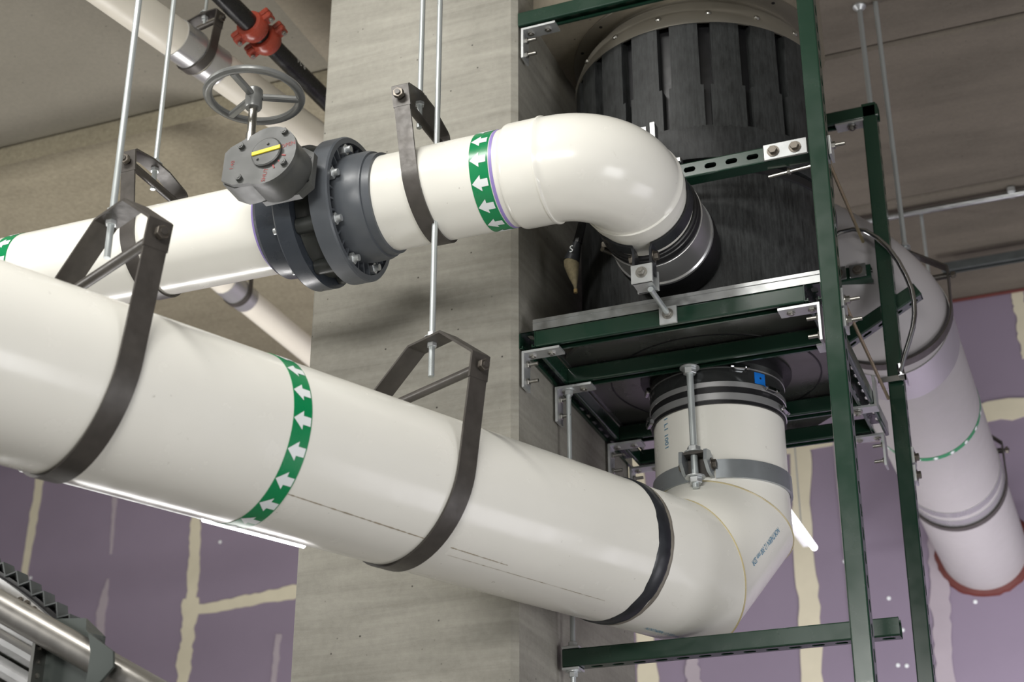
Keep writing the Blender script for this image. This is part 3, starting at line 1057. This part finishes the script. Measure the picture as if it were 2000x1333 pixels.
pl = B().box((-0.867, 3.1545, 3.206), (0.042, 0.006, 0.044), bev=0.001).done('square_washer', M_zinc, pc_)
inst(ME_bolt, 'bolt', pl, axes((-0.867, 3.148, 3.208), (0, -1, 0)))

# ------------------------------------------------------------------ butterfly valve
vl = thing('butterfly_valve', 'grey flanged butterfly valve with gear box and hand wheel on the smaller white pipe', 'valve', (-1.55, 2.79, 3.42))
RF = 0.168


def flange_(t_face, t_back, hubs, mat, ribside):
    """t_face: gasket face towards the valve, t_back: rim edge on the pipe side"""
    s = 1 if t_back > t_face else -1
    b = B()
    sm.ring(b, [(RF - 0.015, t_back), (RF - 0.003, t_back), (RF, t_back - s * 0.004), (RF, t_face), (RS, t_face), (RS, t_back - s * 0.030), (RF - 0.015, t_back - s * 0.030)], 96)
    f = b.done('flange', mat, vl)
    sm.ring(B(), hubs, 96).done('hub', mat, vl)
    rbm = B().box((0, 0, 0), (0.034, 0.0045, 0.026)).mesh('rib')
    rbm.materials.append(mat)
    for k in range(32):
        a = 2 * PI * (k + 0.5) / 32
        c = sm.p(t_back - s * 0.019, a, 0.138)
        inst(rbm, 'rib', f, axes(c, sm.d, sm.n * math.cos(a) + sm.u * math.sin(a)))
    return f


fR = flange_(-1.524, -1.478, [(RS, -1.51), (0.122, -1.51), (0.1245, -1.488), (0.126, -1.470), (0.1255, -1.430), (0.1225, -1.425), (0.1222, -1.421), (0.1175, -1.420), (0.117, -1.412), (0.1165, -1.402), (RS, -1.401)], M_cpvc, 1)
fL = flange_(-1.573, -1.617, [(RS, -1.60), (0.128, -1.60), (0.130, -1.617), (0.128, -1.680), (0.121, -1.690), (RS, -1.694)], M_cpvcd, -1)
body = B()
sm.ring(body, [(0.10, -1.572), (0.143, -1.572), (0.138, -1.555), (0.138, -1.541), (0.143, -1.525), (0.10, -1.525)], 72)
for k in range(8):
    a = 2 * PI * k / 8 + rad(8)
    body.cyl(sm.p(-1.571, a, 0.142), sm.p(-1.526, a, 0.142), 0.019, 16)
body.done('valve_body', M_valve, vl)
fb = mk(B().lathe([(0, 0), (0.0155, 0), (0.0155, 0.003), (0, 0.003)], I4, 20).nut(M.Translation((0, 0, 0.003)), 0.024, 0.026).cyl((0, 0, 0.01), (0, 0, 0.040), 0.008, 12), 'flange_bolt', M_zinc)
for k in range(8):
    a = 2 * PI * k / 8 + rad(8)
    inst(fb, 'flange_bolt', vl, axes(sm.p(-1.506, a, 0.1385), (1, 0, 0)))
    inst(fb, 'flange_bolt', vl, axes(sm.p(-1.592, a, 0.143), (-1, 0, 0)))
# gear operator: output shaft leaves the valve towards the viewer
al = rad(4)
gv = V((0, -math.cos(al), math.sin(al)))
gc = V((-1.560, 2.50, 3.415))
gm = axes(gc, gv, (1, 0, 0))       # local z towards the camera, y up
B().cyl(gc + V((-0.0, 0.17, 0)), gc + V((0, 0.06, 0)), 0.032, 24).done('neck', M_valve, vl)
hx = [(0.045, -0.062), (0.072, -0.042), (0.072, 0.042), (0.045, 0.062), (-0.045, 0.062), (-0.07, 0.03), (-0.07, -0.03), (-0.045, -0.062)]
mp = B().prism(hx, gm, -0.095, -0.078).done('mounting_plate', M_gear, vl)
for (a, b2) in ((0.062, 0.03), (0.062, -0.03)):
    B().lathe([(0.0045, 0), (0.0045, 0.0015), (0, 0.0015)], gm @ M.Translation((a, b2, -0.0785)), 10).done('hole', M_rubber, mp)
gb = B()
gb.lathe([(0, -0.085), (0.066, -0.085), (0.070, -0.08), (0.070, -0.012), (0, -0.012)], gm, 64)
gb.prism([(-0.106, -0.045), (-0.106, 0.030), (-0.092, 0.043), (-0.03, 0.062), (-0.02, -0.06), (-0.075, -0.062)], gm, -0.078, -0.012)
gb.done('gear_box', M_gear, vl, sharp=40)
cv = B()
cover = [(-0.104, -0.043), (-0.104, 0.029), (-0.091, 0.042)]
for i in range(29):
    a = rad(118) - rad(236) * i / 28
    cover.append((0.0735 * math.cos(a), 0.0735 * math.sin(a)))
cover.append((-0.075, -0.060))
cv.prism(cover, gm, -0.0115, 0.0)
cvo = cv.done('cover', M_gear, vl, sharp=40)
B().lathe([(0.036, -0.001), (0.036, 0.006), (0.033, 0.008), (0, 0.008)], gm @ M.Translation((0.004, 0.004, 0)), 48).done('indicator_disc', M_gear, vl)
B().box((0.006, 0.004, 0.0095), (0.068, 0.0085, 0.003), gm @ M.Rotation(rad(4), 4, 'Z')).done('indicator', M_yellow, vl)['label'] = 'yellow pointer'
sb = mk(B().nut(I4, 0.014, 0.008).cyl((0, 0, 0), (0, 0, 0.009), 0.004, 10), 'cover_bolt', M_gear)
for a, b2 in ((-0.062, 0.036), (0.042, 0.05), (0.048, -0.032), (-0.058, -0.048)):
    inst(sb, 'cover_bolt', vl, gm @ M.Translation((a, b2, 0)))
for a, b2 in ((0.008, 0.022), (-0.014, -0.013)):
    inst(sb, 'cover_bolt', vl, gm @ M.Translation((a, b2, 0.008)) @ M.Scale(0.4, 4))
text_plane('OPEN', 0.014, gm @ M.Translation((0.053, 0.014, 0.0006)) @ M.Rotation(rad(8), 4, 'Z'), M_red, cvo)
text_plane('SHUT', 0.014, gm @ M.Translation((0.004, -0.053, 0.0006)) @ M.Rotation(rad(82), 4, 'Z'), M_red, cvo)
text_plane('1:40', 0.014, gm @ M.Translation((-0.081, -0.008, 0.0006)) @ M.Rotation(rad(84), 4, 'Z'), M_red, cvo)
for a in (-20, -42, -64):
    B().box((0.044, 0, 0.0006), (0.010, 0.0035, 0.001), gm @ M.Translation((0.004, 0.004, 0)) @ M.Rotation(rad(a), 4, 'Z')).done('tick_mark', M_red, cvo)
# shaft and hand wheel
hs = V((-1.610, 2.515, 3.455))
wc = V((-1.6105, 2.515, 3.583))
B().cyl(hs + V((0, 0, -0.02)), wc, 0.0095, 20).cyl(hs, hs + V((0, 0, 0.034)), 0.0115, 20).done('shaft', M_bolt, vl)
hw = B()
hw.lathe([(0, -0.028), (0.017, -0.028), (0.019, -0.024), (0.019, 0.018), (0.016, 0.022), (0, 0.022)], M.Translation(wc), 32)
hub = hw.done('wheel_hub', M_wheel, vl)
RW = 0.102
prof = []
for k in range(12):
    a = 2 * PI * k / 12
    prof.append((RW + 0.0105 * math.cos(a), 0.006 + 0.0085 * math.sin(a)))
prof = [p for p in prof]
B().lathe(prof, M.Translation(wc), 72, close=True).done('wheel_rim', M_wheel, vl)
for a in (272, 152, 28):
    d = V((math.cos(rad(a)), math.sin(rad(a)), 0))
    B().box((0.058, 0, 0), (0.082, 0.017, 0.012), axes(wc + V((0, 0, 0.003)), (0, 0, 1), d), bev=0.003).done('spoke', M_wheel, vl)


# ------------------------------------------------------------------ clevis hangers
def hanger(label, ax, t, R, zb, zt, width, tilt=0.0, rod_top=4.9, rod_len=0.085, mat=M_hang, group='clevis hangers', rodr=0.0065, drop=0.035, k=1.0, dzrod=0.0, rodshift=0.0):
    th = 0.0055 * k
    base = ax.p(t)
    h = thing('pipe_hanger', label, 'hanger', (base.x, base.y, base.z - R), group)
    # local frame: x across the pipe, y up (tilted along the pipe), z along the pipe
    upv = (V((0, 0, 1)) + ax.d * tilt).normalized()
    m = axes(base, ax.d, ax.n)
    xx = ax.n
    m = M(((xx.x, upv.x, ax.d.x, base.x), (xx.y, upv.y, ax.d.y, base.y), (xx.z, upv.z, ax.d.z, base.z), (0, 0, 0, 1)))
    pth = [(R + 0.0015, zb + 0.022)]
    for i in range(33):
        a = -PI * i / 32
        pth.append(((R + 0.0015) * math.cos(a), (R + 0.0015) * math.sin(a)))
    pth.append((-(R + 0.0015), zb + 0.022))
    B().ribbon(pth, m, width, th).done('strap', mat, h)
    Ro = R + th + 0.0022
    yk = [(Ro, zb - 0.028), (Ro, zb + 0.030), (Ro - 0.008, zb + 0.037), (R * 0.32, zt), (-R * 0.32, zt), (-Ro + 0.008, zb + 0.037), (-Ro, zb + 0.030), (-Ro, zb - 0.028)]
    B().ribbon(yk[::-1], m, width + 0.004, -th if False else -th).done('yoke', mat, h)
    bt = B().cyl((-Ro - 0.018, zb, 0), (Ro + 0.020, zb, 0), 0.0068 * k, 14)
    b2 = B()
    for v in bt.b.verts:
        v.co = m @ v.co
    bo = bt.done('bolt', mat, h)
    for s in (1, -1):
        mm = m @ axes((s * (Ro + th), zb, 0), (s, 0, 0), (0, 1, 0))
        bn = B().nut(I4, 0.023 * k, 0.011 * k)
        for v in bn.b.verts:
            v.co = mm @ v.co
        bn.done('nut', M_darkbolt, bo)
    sp_ = B().cyl((-R, zb, 0), (R, zb, 0), 0.0105 * k, 16)
    for v in sp_.b.verts:
        v.co = m @ v.co
    sp_.done('spacer', mat, h)
    # rod: truly vertical
    pt = m @ V((rodshift, zt, 0))
    B().cyl((pt.x, pt.y, pt.z - rod_len), (pt.x, pt.y, rod_top), rodr, 14).done('threaded_rod', M_rod, h)
    nm = ME_nut
    inst(nm, 'nut', h, axes((pt.x, pt.y, pt.z - 0.0005), (0, 0, -1)))
    inst(nm, 'nut', h, axes((pt.x, pt.y, pt.z + th + 0.001), (0, 0, 1)))
    return h


GH = 'dark clevis hangers on the two white pipes'
hanger('dark clevis hanger on the big white pipe, in front of the column', big, -0.985, RB, 0.224, 0.345, 0.044, 0.13, rod_len=0.082, group=GH)
hanger('dark clevis hanger closest to the viewer, on the big white pipe before its green tape', big, -1.725, RB, 0.240, 0.360, 0.044, 0.10, rod_len=0.082, group=GH, rodshift=-0.03)
hanger('dark steel clevis hanger on the smaller white pipe between valve and green tape', sm, -1.303, RS, 0.200, 0.262, 0.038, -0.13, rod_len=0.075, group=GH)
hanger('dark steel clevis hanger on the smaller white pipe beyond the gear box', sm, -2.03, RS, 0.192, 0.245, 0.038, -0.10, rod_len=0.065, group=GH)

# ------------------------------------------------------------------ pipes behind, upper part of the room
p3d = V((0.195, 0.981, 0)).normalized()
p3 = Axis((-2.308, 3.051, 4.35), p3d)
t3 = thing('ceiling_pipe', 'white pipe with bright metal sleeves under the smooth slab, passing behind the hand wheel', 'pipe', (-2.2, 3.4, 4.35))
R3 = 0.0575
p3.ring(B(), [(R3, -4.5), (R3, 2.4)], 48, False).done('pipe_run', M_jacket2, t3)
p3.ring(B(), [(R3, 0.083), (R3 + 0.003, 0.083), (R3 + 0.003, 0.160), (R3, 0.160)], 48).done('metal_sleeve', M_sleeve, t3)
p3.ring(B(), [(R3, 0.196), (R3 + 0.003, 0.196), (R3 + 0.003, 0.262), (R3, 0.262)], 48).done('metal_sleeve', M_sleeve, t3)
p3.ring(B(), [(R3, 0.905), (R3 + 0.003, 0.905), (R3 + 0.003, 0.98), (R3, 0.98)], 48).done('metal_sleeve', M_sleeve, t3)
hanger('small dark hanger on the sleeved white pipe under the smooth slab', p3, 0.178, R3 + 0.003, 0.105, 0.148, 0.030, 0.12, rod_top=4.905, rod_len=0.045, group='hangers on the ceiling pipes', rodr=0.005, k=0.8)
hanger('small dark hanger half hidden behind the column on the sleeved white pipe', p3, 0.86, R3 + 0.003, 0.085, 0.128, 0.030, 0.05, rod_top=4.83, rod_len=0.04, group='hangers on the ceiling pipes', rodr=0.005, k=0.8)
p4 = Axis((-2.951, 4.65, 4.35), V((-0.011, 1, 0)))
t4 = thing('ceiling_pipe', 'white pipe with bright sleeves seen below the smaller pipe beside the column', 'pipe', (-2.95, 4.65, 4.35))
R4 = 0.051
pe = [(-2.951, 6.72, 4.35), (-2.951, 4.25, 4.35)]
for i in range(1, 11):
    a = rad(9 * i)
    pe.append((-2.951 - 0.10 * (1 - math.cos(a)), 4.25 - 0.10 * math.sin(a), 4.35))
pe.append((-4.6, 4.15, 4.35))
B().tube(pe, R4, 48).done('pipe_run', M_jacket2, t4)
p4.ring(B(), [(R4, -0.145), (R4 + 0.003, -0.145), (R4 + 0.003, -0.058), (R4, -0.058)], 48).done('metal_sleeve', M_sleeve, t4)
p4.ring(B(), [(R4, -0.034), (R4 + 0.003, -0.034), (R4 + 0.003, 0.02), (R4, 0.02)], 48).done('metal_sleeve', M_sleeve, t4)
hanger('small hanger on the sleeved pipe seen below the smaller white pipe', p4, -0.046, R4 + 0.002, 0.09, 0.13, 0.024, 0, rod_top=4.83, rod_len=0.04, group='hangers on the ceiling pipes', rodr=0.005, k=0.8)

bd = V((0.021, 0.41, 0)).normalized()
bk = Axis((-2.107, 3.272, 4.42), bd)
tb = thing('black_pipe', 'thin black steel pipe with twin red couplings and chalk writing, running up to the column', 'pipe', (-2.1, 3.4, 4.42))
bk.ring(B(), [(0.029, -4.5), (0.029, 2.5)], 40, False).done('pipe_run', M_bpipe, tb)
for c in (-0.018, 0.052):
    cpl = bk.ring(B(), [(0.0285, c - 0.026), (0.040, c - 0.024), (0.045, c - 0.012), (0.048, c), (0.045, c + 0.012), (0.040, c + 0.024), (0.0285, c + 0.026)], 48)
    for a in (28, 208):
        for s in (-1, 1):
            q = bk.p(c, rad(a), 0.053) + (bk.n * -math.sin(rad(a)) + bk.u * math.cos(rad(a))) * 0.010 * s
            cpl.box((0, 0, 0), (0.030, 0.017, 0.034), axes(q, bk.d, bk.n * math.cos(rad(a)) + bk.u * math.sin(rad(a))), bev=0.004)
    co = cpl.done('coupling', M_iron, tb)
    co['label'] = 'red grooved coupling'
    for a in (28, 208):
        tq = bk.n * -math.sin(rad(a)) + bk.u * math.cos(rad(a))
        q = bk.p(c, rad(a), 0.058)
        bb = B().cyl(q - tq * 0.032, q + tq * 0.028, 0.0045, 10)
        bb.nut(axes(q - tq * 0.020, -tq), 0.013, 0.009).nut(axes(q + tq * 0.019, tq), 0.013, 0.006)
        bb.done('bolt', M_bolt, co)
text_pipe('8-24', 0.026, bk, 0.205, rad(12), 0.029, M_chalk, tb, PI, 1.0, 'chalk_writing')

# ------------------------------------------------------------------ large jacketed pipe going through the back wall
rx = Axis((-0.52, YW, 3.67), (0, 1, 0))
RR = 0.179
jp = thing('jacketed_pipe', 'thick white jacketed pipe with metal bands curving behind the rack and into the purple wall', 'pipe', (-0.52, 5.5, 3.49))
pts = [V((-0.52, YW + 0.1, 3.67)), V((-0.52, 4.36, 3.67))]
c0 = V((-0.52, 4.36, 3.67))
d0, d1 = V((0, -1, 0)), V((-0.80, -0.10, 0.59)).normalized()
cur = c0.copy()
K = 16
for i in range(1, K + 1):
    f = i / K
    d = (d0 * math.cos(f * PI / 2) + d1 * math.sin(f * PI / 2)).normalized()
    cur = cur + d * (0.36 / K)
    pts.append(cur.copy())
for i in range(1, 4):
    pts.append(cur + d1 * 0.15 * i)
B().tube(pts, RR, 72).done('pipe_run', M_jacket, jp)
for t0, t1, mat, nm, h in ((-2.378, -2.185, M_sleeve, 'metal_band', 0.0025), (-1.075, -1.02, M_sleeve, 'metal_band', 0.0025), (-0.98, -0.915, M_sleeve, 'metal_band', 0.0025)):
    rx.ring(B(), [(RR, t0), (RR + h, t0), (RR + h, t1), (RR, t1)], 72).done(nm, mat, jp)
tp = rx.ring(B(), [(RR + 0.0002, -1.665), (RR + 0.001, -1.665), (RR + 0.001, -1.637), (RR + 0.0002, -1.637)], 72).done('flow_tape', M_tape, jp)
for i in range(20):
    vs, fs = arrow_mesh(rx, -1.651, rad(5 + 18 * i), RR, 0.62)
    B().vf(vs, fs).done('arrow', M_white, tp, sharp=60)
fsr = B()
for k in range(1):
    vs, fs = [], []
    n = 60
    rg = random.Random(5)
    for i in range(n):
        a = 2 * PI * i / n
        j = rg.uniform(0, 0.008)
        for r, t in ((RR - 0.002, -0.022), (RR + 0.014 + j, -0.014), (RR + 0.022 + j, 0.001)):
            vs.append(rx.p(t, a, r))
    for i in range(n):
        j = (i + 1) % n
        for q in range(2):
            fs.append([3 * i + q, 3 * i + q + 1, 3 * j + q + 1, 3 * j + q])
    fsr.vf(vs, fs)
tag(fsr.done('firestop_seal', M_red2, None, (-0.52, YW, 3.67)), 'dark red sealant ring where the jacketed pipe enters the purple wall', 'seal')
hanger('dark hanger with a long rod around the bend of the jacketed pipe', rx, -2.40, RR + 0.003, 0.125, 0.262, 0.04, 0.28, rod_top=4.86, rod_len=0.05, group='hangers on the jacketed pipe', rodr=0.008, rodshift=0.068)
hanger('dark hanger around the jacketed pipe close to the purple wall', rx, -0.895, RR + 0.003, 0.10, 0.25, 0.036, 0, rod_top=4.86, rod_len=0.06, group='hangers on the jacketed pipe')
h = thing('hanging_rod', 'short grey rod from a flared ceiling anchor down behind the rear post', 'rod', (-0.505, 4.39, 3.93))
B().cyl((-0.505, 4.39, 3.93), (-0.505, 4.39, ZC), 0.0085, 14).done('rod', M_rod, h)
B().lathe([(0.009, 0), (0.022, 0.014), (0.022, 0.02), (0, 0.02)], M.Translation((-0.505, 4.39, ZC - 0.02)), 16).done('anchor', M_zinc, h)
# conduit and dark channel under the ceiling
cd_ = thing('conduit', 'thin grey conduit running along the rough ceiling beyond the rack', 'conduit', (0, 5.79, 4.82))
B().cyl((-1.1, 5.79, 4.822), (2.6, 5.79, 4.822), 0.014, 14).done('tube', M_galv, cd_)
for xx in (-0.16, 0.9):
    B().box((xx, 5.79, 4.833), (0.03, 0.06, 0.03), bev=0.006).done('strap', M_zinc, cd_)
cs = thing('ceiling_channel', 'dark channel under the ceiling between the jacketed pipe and the frame edge', 'channel', (0.6, 6.25, 4.80))
strut('channel', cs, (-0.5, 6.25, 4.80), (2.6, 6.25, 4.80), (0, 0, -1), False, M_rubber2)
# bent stainless tube clipped to the rear post
bt = thing('bent_tube', 'thin bent stainless tube arching across the rear post down to a clip', 'tube', (-0.46, 3.95, 3.35))
kt = 3.95 / 4.02
raw = [(-0.64, 3.79), (-0.589, 3.816), (-0.55, 3.818), (-0.517, 3.806), (-0.485, 3.776), (-0.459, 3.740), (-0.436, 3.692), (-0.42, 3.643), (-0.410, 3.602), (-0.407, 3.561), (-0.410, 3.522), (-0.418, 3.485), (-0.434, 3.442), (-0.452, 3.399), (-0.466, 3.358)]
B().tube([(x * kt, 3.95, 1.6 + (z - 1.6) * kt) for x, z in raw], 0.0072, 14).done('tube', M_stain, bt)
B().box((-0.482, 3.964, 3.318), (0.075, 0.004, 0.016)).box((-0.447, 3.985, 3.318), (0.004, 0.046, 0.016)).cyl((-0.457, 3.95, 3.352), (-0.455, 3.955, 3.322), 0.009, 10).done('clip', M_stain, bt)

# hanging cable with jute tip beside the tank
hb = thing('cable_tail', 'black taped cable end with a twisted jute tip hanging between column and tank', 'cable', (-1.13, 3.2, 3.385))
yb_ = 3.262
B().tube([(-1.075, yb_ - 0.02, 3.64), (-1.10, yb_, 3.58), (-1.112, yb_, 3.53), (-1.120, yb_, 3.50)], [0.009, 0.010, 0.011, 0.012], 10).done('cable', M_rubber, hb)
B().tube([(-1.119, yb_, 3.505), (-1.124, yb_, 3.488), (-1.131, yb_, 3.468), (-1.136, yb_, 3.452)], [0.010, 0.013, 0.018, 0.0205], 16).done('tape_wrap', M_gum, hb)
B().tube([(-1.136, yb_, 3.453), (-1.136, yb_, 3.44), (-1.132, yb_, 3.41), (-1.128, yb_, 3.385), (-1.127, yb_, 3.372)], [0.0195, 0.0185, 0.012, 0.005, 0.003], 16).done('jute_tip', M_jute, hb)
B().cyl((-1.127, yb_, 3.373), (-1.127, yb_, 3.364), 0.005, 10).done('end_cap', M_foam, hb)
vs, fs = text_flat('S', 0.026)
B().vf(vs, fs, M.Translation((-1.129, yb_ - 0.021, 3.475)) @ M.Rotation(rad(90), 4, 'X') @ M.Rotation(rad(-15), 4, 'Y')).done('lettering', M_white, hb)

# ------------------------------------------------------------------ strip lamps seen past the pipes
l1 = thing('strip_lamp', 'thin glowing lamp tube seen below the big white pipe beside the column', 'lamp', (-1.77, 2.95, 2.72))
la = Axis((-1.653, 2.93, 2.684), big.d)
B().cyl(la.p(-0.26), la.p(0.0), 0.0085, 14).done('tube', M_lamp, l1)
B().box((0, 0, -0.36), (0.03, 0.03, 0.60), axes(la.p(0) + V((-0.02, 0, 0.022)), la.d, la.n), bev=0.004).done('housing', M_lampbody, l1)  # white bar also stands in for the dim highlight on the pipe's lower edge
l2 = thing('strip_lamp', 'glowing lamp with a white housing seen past the bend of the big pipe', 'lamp', (-1.14, 6.0, 3.6))
x0, z0 = wp(1530, 995, 6.0)
q0 = V((x0, 6.0, z0 + 0.02))
B().box((0, 0, 0.0), (0.035, 0.02, 1.1), axes(q0 + V((-0.02, 0, 0.0)), (0, 1, 0), (1, 0, 0))).done('housing', M_lampbody, l2)
B().cyl(q0 + V((0.01, -0.55, -0.018)), q0 + V((0.01, 0.55, -0.018)), 0.013, 12).done('tube', M_lamp, l2)

for dy in (-0.45, 0.45):
    B().cyl(q0 + V((-0.02, dy, 0.015)), V((q0.x - 0.02, q0.y + dy, 4.85)), 0.003, 8).done('hanging_wire', M_rod, l2)

# ------------------------------------------------------------------ round duct unit, bottom corner
du = thing('duct_unit', 'round sheet metal duct unit with a corrugated rim and a steel tube across it', 'duct', (-2.3, 2.5, 2.0))
dc = V((-2.666, 2.4, 1.435))
md = M(((1, 0, 0, dc.x), (0, 0, 1, dc.y), (0, 1, 0, dc.z), (0, 0, 0, 1)))   # local x,y = world x,z ; local z = world y
pth = []
a = 30.0
rg = random.Random(9)
i = 0
while a < 84:
    pth.append((1.256 * math.cos(rad(a)), 1.256 * math.sin(rad(a))))
    pth.append((1.275 * math.cos(rad(a + 1.05)), 1.275 * math.sin(rad(a + 1.05))))
    a += 1.9
B().ribbon(pth, md @ M.Translation((0, 0, 0.018)), 0.034, 0.003).done('corrugated_rim', M_rubber2, du, sharp=15)
B().lathe([(1.246, 0.004), (1.256, 0.004), (1.256, 0.03), (1.246, 0.03)], md, 60, rad(28), rad(86), close=True).done('rim_gap', M_rubber, du)
B().lathe([(1.16, -0.012), (1.247, -0.012), (1.247, 0.02), (1.16, 0.02)], md, 60, rad(28), rad(86), close=True).done('front_ring', M_sleeve, du)
B().lathe([(0.0, 0.02), (1.2, 0.02), (1.2, 0.05), (0.0, 0.05)], md, 60, rad(28), rad(86), close=True).done('end_plate', M_sheet, du)
td_ = V((-1.725, 0, 2.296)) - V((-1.961, 0, 2.423))
td_.normalize()
ta = V((-1.725, 2.34, 2.296))
B().cyl(ta - td_ * 0.80, ta + td_ * 0.30, 0.0275, 28).done('steel_tube', M_tubesteel, du)
# gusset plate folds forward round the end of the tube
XZ = M(((1, 0, 0, 0), (0, 0, 1, 0), (0, 1, 0, 0), (0, 0, 0, 1)))
gs = B().prism([(-1.86, 2.397), (-1.79, 2.391), (-1.745, 2.353), (-1.745, 2.20), (-1.865, 2.20), (-1.872, 2.35)], XZ, 2.374, 2.380)
gs.prism([(-1.722, 2.338), (-1.665, 2.299), (-1.661, 2.271), (-1.685, 2.247), (-1.715, 2.235), (-1.712, 2.30)], XZ, 2.296, 2.302)
gs.vf([(-1.722, 2.297, 2.338), (-1.745, 2.377, 2.353), (-1.79, 2.377, 2.391), (-1.73, 2.3, 2.345)], [[0, 1, 2, 3]])
gs.done('gusset_plate', M_gusset, du)
fl_ = B().box((-1.872, 2.365, 2.27), (0.007, 0.05, 0.17)).done('flange_plate', M_sheet, du)
for zz in (2.338, 2.312, 2.286, 2.262):
    inst(ME_bolt, 'bolt', fl_, axes((-1.868, 2.355, zz), (1, 0, 0)) @ M.Scale(0.5, 4))
for k in range(4):
    c = V((-2.085, 2.378, 2.425 - 0.046 * k))
    B().box((0, 0, 0), (0.034, 0.03, 0.48), axes(c, td_, (0, 1, 0)) @ M.Rotation(rad(90), 4, 'Z'), bev=0.012).done('rib', M_sleeve, du)
for q in ((-1.955, 2.446), (-1.938, 2.438), (-1.92, 2.424), (-2.015, 2.466), (-1.862, 2.383)):
    inst(ME_dark, 'bolt', du, axes((q[0], 2.385, q[1]), (0, -1, 0)) @ M.Scale(0.45, 4))
